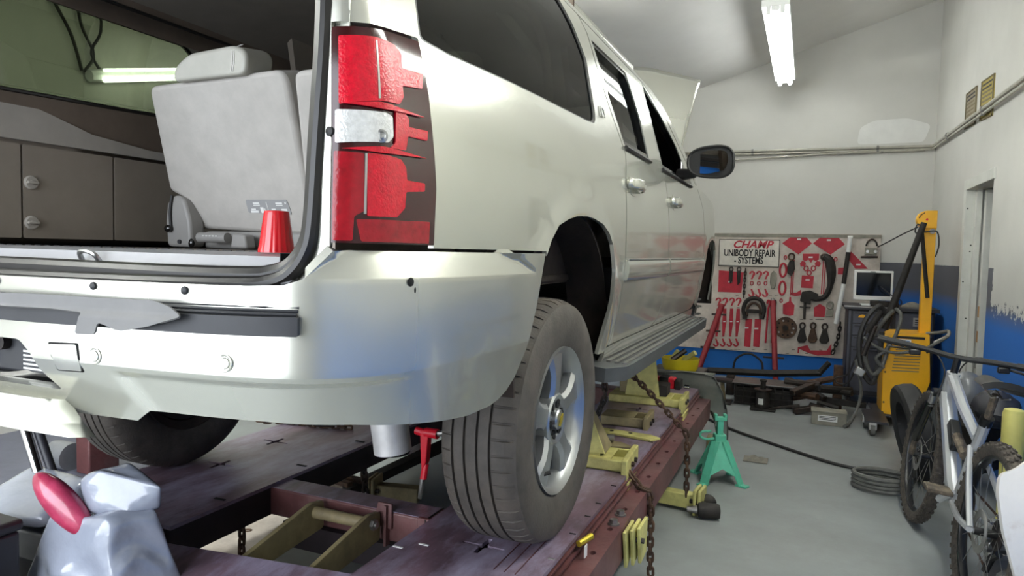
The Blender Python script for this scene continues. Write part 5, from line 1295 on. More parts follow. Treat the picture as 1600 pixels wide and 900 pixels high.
# tools hanging on the board
def hang(name, label, cat, c): return thing(name, label, cat, b3(*bp(*c), .01), 'tools on the board')
t = hang('pull_clamp', 'big curved black pulling arm on the tool board', 'tool', (930, 360))
pts = [(910, 215), (945, 240), (962, 300), (966, 370), (955, 440), (925, 490), (870, 500), (820, 480)]
G().tube(smooth([b3(*bp(*p), .03) for p in pts], 5), [.030+.02*math.sin(PI*min(1, i/18)) for i in range(36)], 8).obj('arm', 'cast_black', t)
G().tube([b3(*bp(910+16*math.cos(q), 222+18*math.sin(q)), .03) for q in [2*PI*i/14 for i in range(14)]], .012, 6, True).obj('eye', 'steel_dark', t)
t = hang('jaw_clamp', 'black screw clamp with jaws in the middle of the tool board', 'tool', (820, 480))
G().prism([b3(*p) for p in pp((775, 455), (830, 445), (888, 470), (880, 515), (840, 505), (838, 540), (765, 515))], (0, -.06, 0)).obj('body', 'cast_black', t, bevel=.006)
G().cyl(b3(*bp(800, 520), .03), b3(*bp(800, 640), .03), .014, n=8).obj('screw', 'steel_dark', t)
G().cyl(b3(*bp(765, 555), .03), b3(*bp(840, 560), .03), .009, n=8).obj('handle', 'steel_dark', t)
t = hang('rigging_hook', 'dark rigging hook on a ring at the upper board', 'hook', (695, 280))
G().tube([b3(*bp(694+20*math.cos(q), 220+22*math.sin(q)), .02) for q in [2*PI*i/14 for i in range(14)]], .011, 6, True).obj('ring', 'steel_rusty', t)
G().prism([b3(*p) for p in pp((680, 250), (715, 245), (722, 300), (700, 352), (672, 330), (668, 290))], (0, -.04, 0)).obj('hook', 'cast_black', t, bevel=.006)
t = hang('chain_hook', 'green-grey chain claw hanging at the upper board', 'hook', (575, 380))
G().prism([b3(*p) for p in pp((555, 335), (575, 312), (598, 335), (596, 400), (585, 435), (565, 435), (552, 395))], (0, -.03, 0)).obj('claw', 'box_gray', t, bevel=.006)
for i, (x, n_) in enumerate(((272, 'left'), (328, 'right'))):
    t = hang('snap_hook', 'dark snap hook over the red rectangle, '+('nearer the car' if i == 0 else 'nearer the row of hooks'), 'hook', (x, 330))
    G().tube([b3(*bp(x+13*math.cos(q), 303+14*math.sin(q)), .012) for q in [2*PI*i_/12 for i_ in range(12)]], .007, 6, True).obj('ring', 'steel_dark', t)
    G().prism([b3(*p) for p in pp((x-14, 318), (x+14, 318), (x+12, 385+i*10), (x-6, 400+i*10))], (0, -.025, 0)).obj('hook', 'cast_black', t, bevel=.004)
t = thing('chain', 'short chain hanging beside the red rectangle on the tool board', 'chain', b3(*bp(370, 490)), 'tools on the board')
chain([b3(*bp(376, 300), .012), b3(*bp(370, 490), .012)], t, 'steel_dark', L=.05, r=.006, wd=.018)
t = hang('arch_clamp', 'horseshoe-shaped dark clamp hanging on the lower board', 'clamp', (445, 640))
G().tube(smooth([b3(*bp(*p), .03) for p in ((385, 625), (372, 570), (395, 515), (445, 497), (497, 515), (522, 570), (508, 640))], 5), .022, 8).obj('bow', 'cast_black', t)
G().tube(smooth([b3(*bp(*p), .03) for p in ((400, 620), (405, 560), (445, 530), (490, 560), (495, 620))], 5), .014, 8).obj('inner_bow', 'steel_rusty', t)
G().box(b3(*bp(445, 585), .03), (.16, .05, .04)).obj('cross_bar', 'cast_black', t, bevel=.004)
for x in (385, 505): G().box(b3(*bp(x, 625), .03), (.05, .05, .04)).obj('foot', 'cast_black', t, bevel=.004)
t = hang('base_disc', 'round rusty drilled steel disc at the lower board', 'disc', (675, 700))
cx, cz = bp(675, 698)
G().cyl(b3(cx, cz, .0), b3(cx, cz, .03), .122, n=36).obj('disc', 'steel_rusty', t, bevel=.003)
for i in range(10): G().cyl(b3(cx+.085*math.cos(.63*i), cz+.085*math.sin(.63*i), .028), b3(cx+.085*math.cos(.63*i), cz+.085*math.sin(.63*i), .031), .011, n=10).obj('hole', 'black_gap' if i % 3 else 'steel_bare', t)
G().cyl(b3(cx, cz, .028), b3(cx, cz, .05), .03, n=16).obj('boss', 'cast_black', t)
for i, (x, y) in enumerate(((790, 735), (862, 735), (940, 740))):
    t = hang('pull_shackle', ['first pear-shaped shackle from the round disc', 'second pear-shaped shackle from the round disc', 'third pear-shaped shackle, over a red outline'][i]+' on the board', 'shackle', (x, y))
    G().prism([b3(*p) for p in pp((x-14, y-32), (x+14, y-32), (x+34, y+40), (x+18, y+62), (x-18, y+62), (x-34, y+40))], (0, -.035, 0)).obj('body', 'cast_black' if i != 1 else 'steel_rusty', t, bevel=.008)
    G().tube([b3(*bp(x+17*math.cos(q), y-52+20*math.sin(q)), .018) for q in [2*PI*k/14 for k in range(14)]], .011, 6, True).obj('eye', 'steel_dark', t)
t = hang('gear_puller', 'grey ring puller at the right of the board', 'tool', (968, 570))
G().tube([b3(*bp(968+20*math.cos(q), 545+24*math.sin(q)), .018) for q in [2*PI*k/14 for k in range(14)]], .012, 6, True).obj('ring', 'box_gray', t)
G().prism([b3(*p) for p in pp((945, 575), (992, 575), (990, 620), (942, 622))], (0, -.03, 0)).obj('base', 'box_gray', t, bevel=.006)
t = hang('plate_gauge', 'small dial bracket at the upper right of the board', 'gauge', (1215, 190))
G().tube([b3(*bp(1215+34*math.cos(q), 150-44*math.sin(q)), .015) for q in [PI*k/12 for k in range(13)]], .010, 6).obj('bow', 'steel_dark', t)
G().prism([b3(*p) for p in pp((1172, 160), (1252, 162), (1250, 208), (1172, 206))], (0, -.03, 0)).obj('body', 'box_gray', t, bevel=.004)
for x in (1190, 1240): G().cyl(b3(*bp(x, 186), .03), b3(*bp(x, 186), .045), .016, n=14).obj('knob', 'chrome', t)
G().cyl(b3(*bp(1150, 222), .015), b3(*bp(1258, 222), .015), .010, n=8).obj('bar', 'steel_dark', t)
for i, x in enumerate((548, 590)):
    t = hang('hook_rod', 'slim '+('red' if i == 0 else 'black')+' hook rod beside the horseshoe clamp', 'rod', (x, 620))
    G().tube(smooth([b3(*bp(*p), .02) for p in ((x-8, 535), (x-4, 515), (x+8, 518), (x+8, 545), (x, 580), (x-4, 700), (x-8, 800))], 4), .011, 7).obj('rod', 'tool_red' if i == 0 else 'cast_black', t)
# tall white and black pole hanging near the monitor, with a chain
t = thing('tram_gauge', 'long white and black measuring pole hanging beside the monitor', 'pole', b3(*bp(1010, 660), .05), 'tools on the board')
for a, b, m_ in (((1075, 95), (1068, 190), 'lamp_white'), ((1068, 190), (1048, 400), 'cast_black'), ((1048, 400), (1010, 665), 'lamp_white')):
    G().cyl(b3(*bp(*a), .06), b3(*bp(*b), .06), .024, n=10).obj('section', m_, t)
G().cyl(b3(*bp(1060, 92), .06), b3(*bp(1092, 92), .06), .016, n=8).obj('head', 'lamp_white', t)
t = thing('chain', 'black chain hanging below the measuring pole', 'chain', b3(*bp(1010, 870)), 'tools on the board')
chain(smooth([b3(*bp(1040, 660), .04), b3(*bp(1030, 760), .04), b3(*bp(1000, 860), .04)], 4), t, 'cast_black', L=.06, r=.008, wd=.022)

# ---------------------------------------------------------------- red poles leaning on the board
t = thing('pull_pole', 'slim red steel pole leaning in front of the board centre', 'pole', (.42, 5.95, .2), 'red poles')
G().cyl((.37, 6.12, .92), (.45, 5.85, .0), .030, n=14).obj('pole', 'post_red', t); G().cyl((.365, 6.13, .95), (.37, 6.12, .92), .018, n=10).obj('tip', 'steel_bare', t)
G().box((.41, 5.95, .30), (.22, .02, .02)).obj('pin', 'steel_dark', t); G().box2((.36, 5.76, .0), (.54, 5.94, .02)).obj('foot_plate', 'steel_dark', t)
t = thing('pull_pole', 'red steel pole standing beside the front wheel opening', 'pole', (-.40, 5.9, 0), 'red poles')
G().cyl((-.17, 6.05, .86), (-.41, 5.85, .02), .034, n=14).obj('pole', 'post_red', t)
for i in range(3): G().box((-.2-.05*i, 6.02-.04*i, .74-.19*i), (.16, .03, .02)).obj('pin', 'steel_dark', t)

# ---------------------------------------------------------------- iron clutter below the board
t = thing('pull_beam', 'long black pulling beam lying low in front of the blue wall', 'beam', (.4, 5.2, .0))
G().tube([(-.2, 5.2, .215), (.45, 5.2, .245), (.88, 5.2, .29)], .035, 4).obj('beam', 'cast_black', t); G().tube([(.86, 5.2, .28), (.95, 5.2, .40)], .03, 6).obj('upright', 'cast_black', t)
G().tube(smooth([(.05, 5.25, .24), (.08, 5.25, .36), (.2, 5.25, .42), (.32, 5.25, .35), (.34, 5.25, .24)], 5), .012, 6).obj('loop', 'cast_black', t)
for x in (0.0, .55): G().box2((x, 5.1, 0), (x+.08, 5.3, .2)).obj('trestle', 'steel_dark', t, bevel=.006)
t = thing('milk_crate', 'dark lattice crate of scrap metal under the black beam', 'crate', (.36, 4.85, 0))
for i in range(8):
    for (a, b) in (((.13+.07*i, 4.70, .01), (.13+.07*i, 4.70, .19)),): G().cyl(a, b, .008, n=6).obj('slat', 'cast_black', t)
for z in (.01, .07, .13, .19): G().box2((.12, 4.69, z), (.64, 4.71, z+.012)).obj('rail', 'cast_black', t)
G().box2((.12, 4.72, .0), (.64, 5.0, .17)).obj('bin', 'cast_black', t, bevel=.01)
G().box2((.10, 4.68, .205), (.66, 5.02, .213)).obj('lid_sheet', 'steel_bare', t)
t = thing('bottle_jack', 'black bottle jack with a pale label on the floor', 'jack', (.40, 4.55, 0))
G().box2((.28, 4.48, 0), (.50, 4.62, .02)).obj('base', 'cast_black', t, bevel=.006)
G().lathe((.385, 4.55, .02), (0, 0, 1), [(.06, 0), (.06, .14), (.052, .16), (.025, .165), (.022, .24), (.03, .245), (.03, .26)], 24).obj('cylinder', 'cast_black', t)
G().lathe((.385, 4.55, .185), (0, 0, 1), [(.075, 0), (.075, .012), (.03, .013)], 24).obj('collar', 'steel_dark', t)
panel('label', [(-.45, .06), (.35, .06), (.35, .115), (-.45, .115)], lambda u, z: V((.385+.0615*math.sin(u-.2), 4.55-.0615*math.cos(u-.2), z)), 'print_white', t, rim=.001, du=.12, dz=.1)
G().cyl((.45, 4.53, .02), (.70, 4.45, .10), .011, n=8).obj('handle', 'steel_dark', t)
t = thing('iron_pile', 'heap of greasy pulling tools on the floor below the board', 'scrap iron', (.75, 4.55, 0))
for i in range(12):
    a = random.uniform(-.8, .8); L = random.uniform(.15, .42); x = .88+random.uniform(-.20, .2); y = 4.66+random.uniform(-.12, .2); z = .05+.018*i
    if i % 3: G().cyl((x-L/2*math.cos(a), y-L/2*math.sin(a), z), (x+L/2*math.cos(a), y+L/2*math.sin(a), z+random.uniform(-.04, .06)), random.uniform(.015, .035), n=8).obj('tool', random.choice(('steel_rusty', 'cast_black', 'steel_dark', 'box_gray')), t)
    else: G().box((x, y, z), (L, .07, .05), rot('Z', a) @ rot('Y', random.uniform(-.3, .3))).obj('block', random.choice(('steel_rusty', 'cast_black', 'steel_dark')), t, bevel=.006)
t = thing('toolbox', 'grey metal toolbox with a white label on the floor', 'toolbox', (.95, 4.28, 0))
G().box2((.80, 4.20, 0), (1.07, 4.36, .105)).obj('body', 'box_gray', t, bevel=.004); G().box2((.795, 4.195, .105), (1.075, 4.365, .118)).obj('lid', 'box_gray', t, bevel=.004)
G().box2((.85, 4.197, .035), (1.0, 4.2, .085)).obj('label', 'print_white', t)
for z in (.048, .06, .072): G().box2((.86, 4.1955, z), (.99, 4.197, z+.005)).obj('print_line', 'ink_black', t)
t = thing('tool_rest', 'rusty reddish bracket standing beside the cart', 'bracket', (1.02, 4.9, 0))
G().box2((.98, 4.85, .0), (1.06, 4.95, .42)).obj('post', 'steel_rusty', t, bevel=.008); G().tube([(.7, 4.85, .22), (1.0, 4.88, .30)], .03, 8).obj('strut', 'steel_rusty', t)
t = thing('floor_trestle', 'dark iron stand leg beside the crate', 'stand', (.05, 4.7, 0))
G().cyl((.02, 4.75, 0), (.0, 4.72, .22), .02, n=8).obj('leg', 'clamp_tan', t); G().box2((-.08, 4.6, 0), (.10, 4.8, .02)).obj('foot', 'steel_dark', t, bevel=.004); G().box2((-.1, 4.66, .2), (.1, 4.8, .225)).obj('head', 'steel_dark', t, bevel=.004)
# ---------------------------------------------------------------- cart with monitor
ct = thing('workshop_cart', 'slate grey drawer cart carrying a monitor by the back wall', 'cart', (1.45, 5.45, 0))
G().box2((1.09, 5.22, .10), (1.82, 5.72, .93)).obj('body', 'cart_dark', ct, bevel=.012)
G().box2((1.06, 5.18, .93), (1.85, 5.75, .965)).obj('worktop', 'cart_dark', ct, bevel=.006)
G().box2((1.055, 5.176, .955), (1.42, 5.182, .968)).obj('top_edge', 'steel_bare', ct)
for i, (z0, z1) in enumerate(((.80, .915), (.685, .792), (.57, .677), (.15, .56))):
    d = G().box2((1.135, 5.205, z0), (1.46, 5.222, z1)).obj('drawer', 'cart_gray', ct, bevel=.004)
    G().box2((1.15, 5.19, z1-.022), (1.44, 5.206, z1-.012)).obj('pull', 'cart_dark', d)
G().box2((1.10, 5.2, .12), (1.118, 5.222, .92)).obj('side_rail', 'cart_gray', ct)
G().box2((1.5, 5.205, .70), (1.80, 5.222, .915)).obj('drawer', 'cart_gray', ct, bevel=.004)
G().box2((1.64, 5.196, .80), (1.74, 5.206, .88)).obj('nameplate', 'print_gray', ct)
for i in range(3): G().box2((1.655, 5.194, .815+.02*i), (1.72, 5.197, .823+.02*i)).obj('print_line', 'ink_black', ct)
g = G(); g.prism([V((1.22+.04*math.cos(q), 5.203, .855+.03*math.sin(q))) for q in [PI*k/10 for k in range(11)]], (0, -.002, 0)); g.obj('half_round_badge', 'welder_yellow', ct)
for x in (1.13, 1.78):
    for y in (5.27, 5.67): G().cyl((x-.015, y, .05), (x+.015, y, .05), .05, n=16).obj('caster', 'hose_black', ct)
mo = thing('monitor', 'flat monitor with a silver bezel and black screen on the cart', 'monitor', (1.30, 5.3, .97))
Rm = rot('Z', .05)
c = V((1.302, 5.30, 1.165))
G().box(c, (.335, .045, .285), Rm).obj('bezel', 'lamp_white', mo, bevel=.006)
G().box(c+Rm @ V((0, -.0215, .012)), (.295, .006, .222), Rm).obj('screen', 'screen_black', mo)
G().box((1.31, 5.33, 1.01), (.06, .04, .09)).obj('stand_neck', 'lamp_white', mo); G().box((1.30, 5.31, .976), (.20, .15, .018), Rm).obj('stand_foot', 'lamp_white', mo, bevel=.004)
G().box(c+Rm @ V((-.01, -.0228, .131)), (.045, .002, .007), Rm).obj('logo_mark', 'ink_black', mo)
tag(G().grid(lambda a, b: (1.55+.2*a, 5.35+.1*b, .968+.05*math.sin(PI*a)*math.sin(PI*b)), 8, 8, thick=.006).obj('cloth', 'dirt_rag'), 'grey cloth on top of the slate cart', 'cloth')
tag(G().box2((1.28, 5.22, .967), (1.52, 5.3, 1.02)).obj('keyboard_tray', 'cast_black', bevel=.006), 'black tray in front of the monitor', 'tray')

# ---------------------------------------------------------------- yellow spot welder with its boom
wd = thing('spot_welder', 'yellow spot welder on casters with slotted front and tall boom', 'welder', (1.52, 4.55, 0))
F = [(1.335, .735), (1.415, .79), (1.672, .80), (1.695, .40), (1.60, .065), (1.348, .07)]
G().prism([(x, 4.46, z) for x, z in F], (0, .42, 0)).obj('cabinet', 'welder_yellow', wd, bevel=.006)
for i in range(8):
    z = .655-.026*i; G().prism([(1.43-.003*i, 4.459, z), (1.615-.001*i, 4.459, z+.006), (1.615-.001*i, 4.459, z+.014), (1.43-.003*i, 4.459, z+.008)], (0, -.005, 0)).obj('vent_slot', 'clamp_tan', wd)
for x, z in ((1.36, .46), (1.36, .20), (1.66, .65)): G().cyl((x, 4.462, z), (x, 4.455, z), .008, n=8).obj('screw', 'steel_dark', wd)
G().box2((1.45, 4.454, .705), (1.54, 4.461, .75)).obj('nameplate', 'print_white', wd)
for i in range(2): G().box2((1.46, 4.452, .715+.016*i), (1.53, 4.455, .722+.016*i)).obj('print_line', 'tank_blue', wd)
G().box2((1.42, 4.455, .755), (1.64, 4.462, .775)).obj('dark_band', 'ink_black', wd)
G().box2((1.615, 4.62, .5), (1.70, 4.70, 1.83)).obj('boom_post', 'welder_yellow', wd, bevel=.006)
g = G(); hc = [(1.70, 1.84), (1.63, 1.84)]+[(1.625+.075*math.cos(a), 1.765+.075*math.sin(a)) for a in [PI/2+PI*k/10 for k in range(11)]]+[(1.70, 1.69)]
g.prism([(x, 4.60, z) for x, z in hc], (0, .10, 0)); g.obj('pivot_head', 'welder_yellow', wd, bevel=.004)
for k in range(7):
    a = PI*.62+k*.16; G().cyl((1.625+.058*math.cos(a), 4.601, 1.765+.058*math.sin(a)), (1.625+.058*math.cos(a), 4.598, 1.765+.058*math.sin(a)), .005, n=6).obj('index_hole', 'ink_black', wd)
G().cyl((1.625, 4.601, 1.765), (1.625, 4.594, 1.765), .010, n=10).obj('pivot_bolt', 'binder_red', wd)
G().cyl((1.668, 4.60, 1.665), (1.668, 4.58, 1.665), .022, n=14).obj('lock_knob', 'steel_bare', wd)
G().cyl((1.60, 4.56, 1.735), (1.34, 4.52, .82), .024, .032, n=12).obj('boom_arm', 'cast_black', wd)
G().cyl((1.585, 4.58, 1.70), (1.66, 4.60, 1.10), .016, n=10).obj('gas_strut', 'cast_black', wd); G().cyl((1.57, 4.58, 1.66), (1.60, 4.58, 1.58), .010, n=8).obj('strut_end', 'steel_bare', wd)
G().tube(smooth([(1.59, 4.55, 1.70), (1.55, 4.55, 1.72), (1.54, 4.55, 1.65), (1.62, 4.58, 1.66), (1.70, 4.58, 1.66), (1.72, 4.59, 1.55), (1.70, 4.6, 1.45)], 5), .006, 6).obj('control_cable', 'cable_black', wd)
G().box2((1.28, 4.4, .08), (1.72, 4.9, .10)).obj('base_frame', 'cart_dark', wd, bevel=.006)
G().tube(smooth([(1.66, 4.55, .80), (1.75, 4.5, .82), (1.80, 4.45, .84), (1.79, 4.42, .80), (1.70, 4.42, .74)], 5), .014, 8).obj('push_handle', 'steel_bare', wd)
for (x, y) in ((1.25, 4.02), (1.22, 4.28), (1.66, 4.42), (1.66, 4.85)):
    G().cyl((x-.016, y, .048), (x+.016, y, .048), .048, n=18).obj('caster_wheel', 'hose_gray', wd)
    G().prism([(x-.03, y-.03, .05), (x-.03, y+.03, .05), (x-.03, y+.05, .11), (x-.03, y-.02, .11)], (.06, 0, 0)).obj('caster_fork', 'steel_bare', wd, bevel=.004)
G().box2((1.20, 4.0, .10), (1.36, 4.5, .12)).obj('caster_arm', 'cart_dark', wd)
# welder hoses: one thing per hose
H = [([(1.36, 4.52, .86), (1.30, 4.45, 1.02), (1.20, 4.42, .92), (1.15, 4.42, .72), (1.18, 4.42, .48), (1.26, 4.42, .36), (1.30, 4.43, .50), (1.32, 4.44, .80)], .022, 'hose_black', 'thick black welder hose drooping in the longest loop'),
     ([(1.40, 4.50, .98), (1.34, 4.42, .92), (1.24, 4.40, .75), (1.20, 4.40, .58), (1.26, 4.40, .44), (1.33, 4.40, .52), (1.38, 4.42, .74)], .018, 'hose_gray', 'grey welder hose drooping beside the yellow cabinet'),
     ([(1.42, 4.50, 1.0), (1.45, 4.40, .95), (1.42, 4.38, .80), (1.35, 4.38, .66), (1.28, 4.38, .58), (1.34, 4.39, .50)], .015, 'hose_gray', 'thin grey welder hose crossing the cabinet corner'),
     ([(1.18, 4.40, .75), (1.28, 4.36, .68), (1.42, 4.36, .64), (1.60, 4.36, .68), (1.72, 4.38, .75), (1.79, 4.40, .80)], .013, 'hose_gray', 'grey cable slung across the front of the yellow cabinet'),
     ([(1.30, 4.45, 1.0), (1.22, 4.44, .85), (1.14, 4.44, .60), (1.08, 4.46, .42), (1.02, 4.5, .38), (.98, 4.5, .36), (1.0, 4.5, .32), (1.08, 4.46, .34), (1.13, 4.44, .46)], .007, 'cable_black', 'thin black cable looping left towards the cart'),
     ([(1.13, 4.42, .55), (1.18, 4.40, .3), (1.16, 4.38, .15), (1.10, 4.25, .04), (1.05, 4.15, .02)], .013, 'hose_gray', 'grey hose end trailing down to the floor')]
for pts, r, mt, lb in H:
    tag(G().tube(smooth(pts, 7), r, 8).obj('welder_hose', mt), lb, 'hose', 'welder hoses')
t = thing('welding_gun', 'black welding gun hanging in the hose bundle', 'welding gun', (1.24, 4.36, .55))
G().cyl((1.20, 4.36, .80), (1.30, 4.36, .98), .026, n=12).obj('handle', 'cast_black', t); G().cyl((1.18, 4.36, .60), (1.26, 4.36, .86), .020, n=12).obj('barrel', 'steel_dark', t); G().box((1.16, 4.36, .46), (.08, .06, .07), rot('Y', .5)).obj('head', 'chrome_soft', t, bevel=.01)
tag(G().tube(smooth([(1.40, 6.2, 1.55), (1.46, 5.8, 1.60), (1.52, 5.2, 1.66), (1.56, 4.6, 1.70)], 6), .006, 6).obj('power_cable', 'cable_black'), 'thin black cable running from the board to the boom head', 'cable')
tag(G().tube(smooth([(1.36, 5.2, 1.16), (1.42, 5.0, 1.10), (1.50, 4.9, 1.05), (1.52, 5.1, .99)], 6), .005, 6).obj('monitor_wire', 'cable_black'), 'thin wire crossing the monitor corner', 'cable')

# ================================================================ bicycle
bk = thing('bicycle', 'muddy silver mountain bike leaning by the right wall', 'bicycle', (1.38, 1.6, 0))
RA = V((1.405, 1.03, 0)); FA = V((1.335, 2.13, 0)); e1 = (FA-RA).normalized(); ep = V((e1.y, -e1.x, 0)); tl = math.radians(7)
up = V((0, 0, 1))*math.cos(tl)+ep*math.sin(tl); RA -= ep*.045; FA -= ep*.0; WBASE = (FA-RA).length
sd = ep*math.cos(tl)-V((0, 0, 1))*math.sin(tl)
def B(a, h, s=0): return RA+e1*a+up*h+sd*s
RW2 = .362
def bwheel(a, axis, nm):
    c = B(a, RW2); x, y = e1, up
    if axis is not None: pass
    ww = G().lathe(c, sd, [(.292, -.014), (.300, -.016), (.305, -.012), (.300, .0), (.305, .012), (.300, .016), (.292, .014), (.288, 0)], 48, close=True).obj(nm, 'bike_black', bk)
    tg = G(); prof = [(.302, -.018), (.318, -.027), (.338, -.027), (.350, -.018), (.354, 0), (.350, .018), (.338, .027), (.318, .027), (.302, .018)]
    tg.lathe(c, sd, prof, 60, close=True)
    to = tg.obj('tire', 'bike_tire', ww)
    g = G()
    for k in range(46):
        t0 = 2*PI*k/46
        for s_, dr in ((-.016, .352), (.0, .356), (.016, .352), (-.025, .344), (.025, .344)):
            q = t0+(.03 if abs(s_) == .016 else .0); er = x*math.cos(q)+y*math.sin(q); et = -x*math.sin(q)+y*math.cos(q)
            Rm_ = Matrix((er, et, sd)).transposed(); g.box(c+er*dr+sd*s_, (.010, .018, .010), Rm_)
    lg = g.obj('tread_lugs', 'bike_tire', ww); lg['kind'] = 'stuff'
    G().cyl(c-sd*.05, c+sd*.05, .016, n=12).obj('hub', 'bike_black', ww)
    for k in range(16):
        q = 2*PI*k/16; er = x*math.cos(q)+y*math.sin(q); q2 = q+(.6 if k % 2 else -.6); eh = x*math.cos(q2)+y*math.sin(q2)
        G().cyl(c+eh*.02+sd*(.03 if k % 4 < 2 else -.03), c+er*.292, .0014, n=4).obj('spoke', 'steel_bare', ww)
    G().lathe(c-sd*.03, sd, [(.085, 0), (.085, .003), (.055, .003), (.055, 0)], 28, close=True).obj('brake_disc', 'steel_bare', ww)
    return c
rc = bwheel(0, None, 'rear_wheel'); fc = bwheel(WBASE, None, 'front_wheel')
hb_, ht_ = B(.90, .735), B(.862, .865); bb = B(.43, .335); st_ = B(.265, .76)
G().tube([B(.895, .745), B(.70, .585), B(.52, .40), B(.43, .345)], [.036, .040, .036, .032], 10).obj('down_tube', 'bike_silver', bk)
G().tube([B(.868, .845), B(.60, .74), B(.33, .66)], [.028, .026, .024], 10).obj('top_tube', 'bike_silver', bk)
G().tube([hb_, ht_], .030, 14).obj('head_tube', 'bike_silver', bk)
G().tube([bb, B(.35, .56), st_], .022, 10).obj('seat_tube', 'bike_silver', bk)
for s_ in (-1, 1):
    G().tube(smooth([B(.42, .335, s_*.02), B(.2, .34, s_*.05), B(.0, .362, s_*.062)], 4), .013, 8).obj('chain_stay', 'bike_silver', bk)
    G().tube(smooth([B(.33, .62, s_*.02), B(.15, .50, s_*.05), B(.0, .37, s_*.062)], 4), .012, 8).obj('seat_stay', 'bike_silver', bk)
    G().tube([B(.925, .69, s_*.058), B(WBASE-.02, .45, s_*.058)], .020, 12).obj('fork_leg', 'black_gloss', bk)
    G().tube([B(.905, .74, s_*.055), B(.93, .67, s_*.057)], .016, 12).obj('fork_stanchion', 'chrome_soft', bk)
    G().tube([B(WBASE-.03, .47, s_*.058), B(WBASE, .362, s_*.058)], .015, 8).obj('drop_out', 'bike_dirt', bk)
G().tube([B(.90, .745, -.065), B(.905, .75, 0), B(.90, .745, .065)], .022, 10).obj('fork_crown', 'bike_black', bk)
G().box(B(.64, .585, 0)+up*.01, (.05, .16, .055), Matrix((sd, (e1*.78+up*.62), (e1*-.62+up*.78))).transposed()).obj('shock_link', 'bike_black', bk, bevel=.01)
G().tube([B(.60, .60), B(.44, .55)], .022, 10).obj('rear_shock', 'bike_dirt', bk)
G().tube([st_, B(.225, .875)], .015, 10).obj('seat_post', 'bike_dirt', bk)
G().cyl(B(.28, .735), B(.262, .77), .026, n=12).obj('seat_clamp', 'bike_black', bk)
# saddle
def sadd(a, b):
    s_ = b*2-1; w_ = .028+.05*(1-a)**1.6; return B(.10+.27*a, .905+.018*(1-a)**3-.02*abs(s_)**2.5+.006*a, s_*w_)
sa = G().grid(sadd, 14, 10, thick=.025).obj('saddle', 'bike_black', bk)
for s_ in (-1, 1): G().tube([B(.13, .88, s_*.022), B(.2, .865, s_*.02), B(.30, .885, s_*.02)], .004, 6).obj('saddle_rail', 'steel_bare', sa)
# cockpit: stem, bar, grips, levers
hbv = (V((1.60, 1.86, .94))-V((1.13, 2.02, 1.0))).normalized(); hc_ = B(.84, .945)
G().tube([ht_, B(.85, .90), hc_], .017, 10).obj('stem', 'bike_black', bk)
hb2 = G().tube(smooth([hc_-hbv*.37+e1*-.02+up*.02, hc_-hbv*.16+up*.012, hc_, hc_+hbv*.16+up*.012, hc_+hbv*.37+e1*-.02+up*.02], 4), .0145, 10).obj('handlebar', 'bike_black', bk)
for s_ in (-1, 1):
    a = hc_+hbv*(s_*.24)+up*.015; b = hc_+hbv*(s_*.375)+e1*-.02+up*.02
    G().tube([a, b], .018, 10).obj('grip', 'black_rubber', hb2)
    G().tube(smooth([hc_+hbv*(s_*.20)+e1*.02, hc_+hbv*(s_*.21)+e1*.06-up*.01, hc_+hbv*(s_*.30)+e1*.07-up*.02], 4), .007, 6).obj('brake_lever', 'bike_black', hb2)
    G().box(hc_+hbv*(s_*.19)-up*.015, (.05, .03, .03)).obj('shifter', 'bike_black', hb2, bevel=.006)
    G().tube(smooth([hc_+hbv*(s_*.2)+e1*.03, hc_+hbv*(s_*.10)+e1*.10+up*.01, B(.90, .86, s_*.03), B(.86, .70, s_*.05), B(.7, .55, s_*.04)], 5), .004, 6).obj('brake_cable', 'cable_black', hb2)
# drive train
G().lathe(bb+sd*.045, sd, [(.085, 0), (.088, .002), (.085, .004), (.03, .004), (.03, 0)], 32, close=True).obj('chain_ring', 'bike_dirt', bk)
for s_, an in ((1, -.5), (-1, PI-.5)):
    d = e1*math.cos(an)+up*math.sin(an); p0 = bb+sd*(s_*.065); p1 = p0+d*.172
    G().tube([p0, p1], [.018, .012], 8).obj('crank_arm', 'bike_silver', bk)
    pd_ = G().box(p1+sd*(s_*.055), (.10, .095, .022), Matrix((sd, e1, up)).transposed()).obj('pedal', 'bike_dirt', bk, bevel=.006)
G().lathe(B(0, RW2, .03), sd, [(.06, 0), (.06, .004), (.05, .012), (.03, .022), (.02, .022)], 24).obj('cassette', 'steel_dark', bk)
G().tube([B(.0, .29, .05), B(.06, .25, .05), B(.10, .18, .05)], .014, 8).obj('derailleur', 'bike_black', bk)
for h in (.09, -.07): pass
G().tube([B(.43, .42, .047), B(.02, .415, .047)], .005, 6).tube([B(.43, .25, .047), B(.1, .19, .047)], .005, 6).obj('drive_chain', 'steel_rusty', bk)
# dark round mudguard-like tire behind the front wheel
t = thing('spare_tire', 'worn black tire standing behind the bicycle front wheel', 'tire', (1.385, 2.90, 0))
G().lathe((1.385, 2.90, .315), (.97, .10, .20), [(.20, -.05), (.25, -.065), (.29, -.062), (.305, -.045), (.31, 0), (.305, .045), (.29, .062), (.25, .065), (.20, .05), (.19, 0)], 48, close=True).obj('casing', 'black_rubber', t)

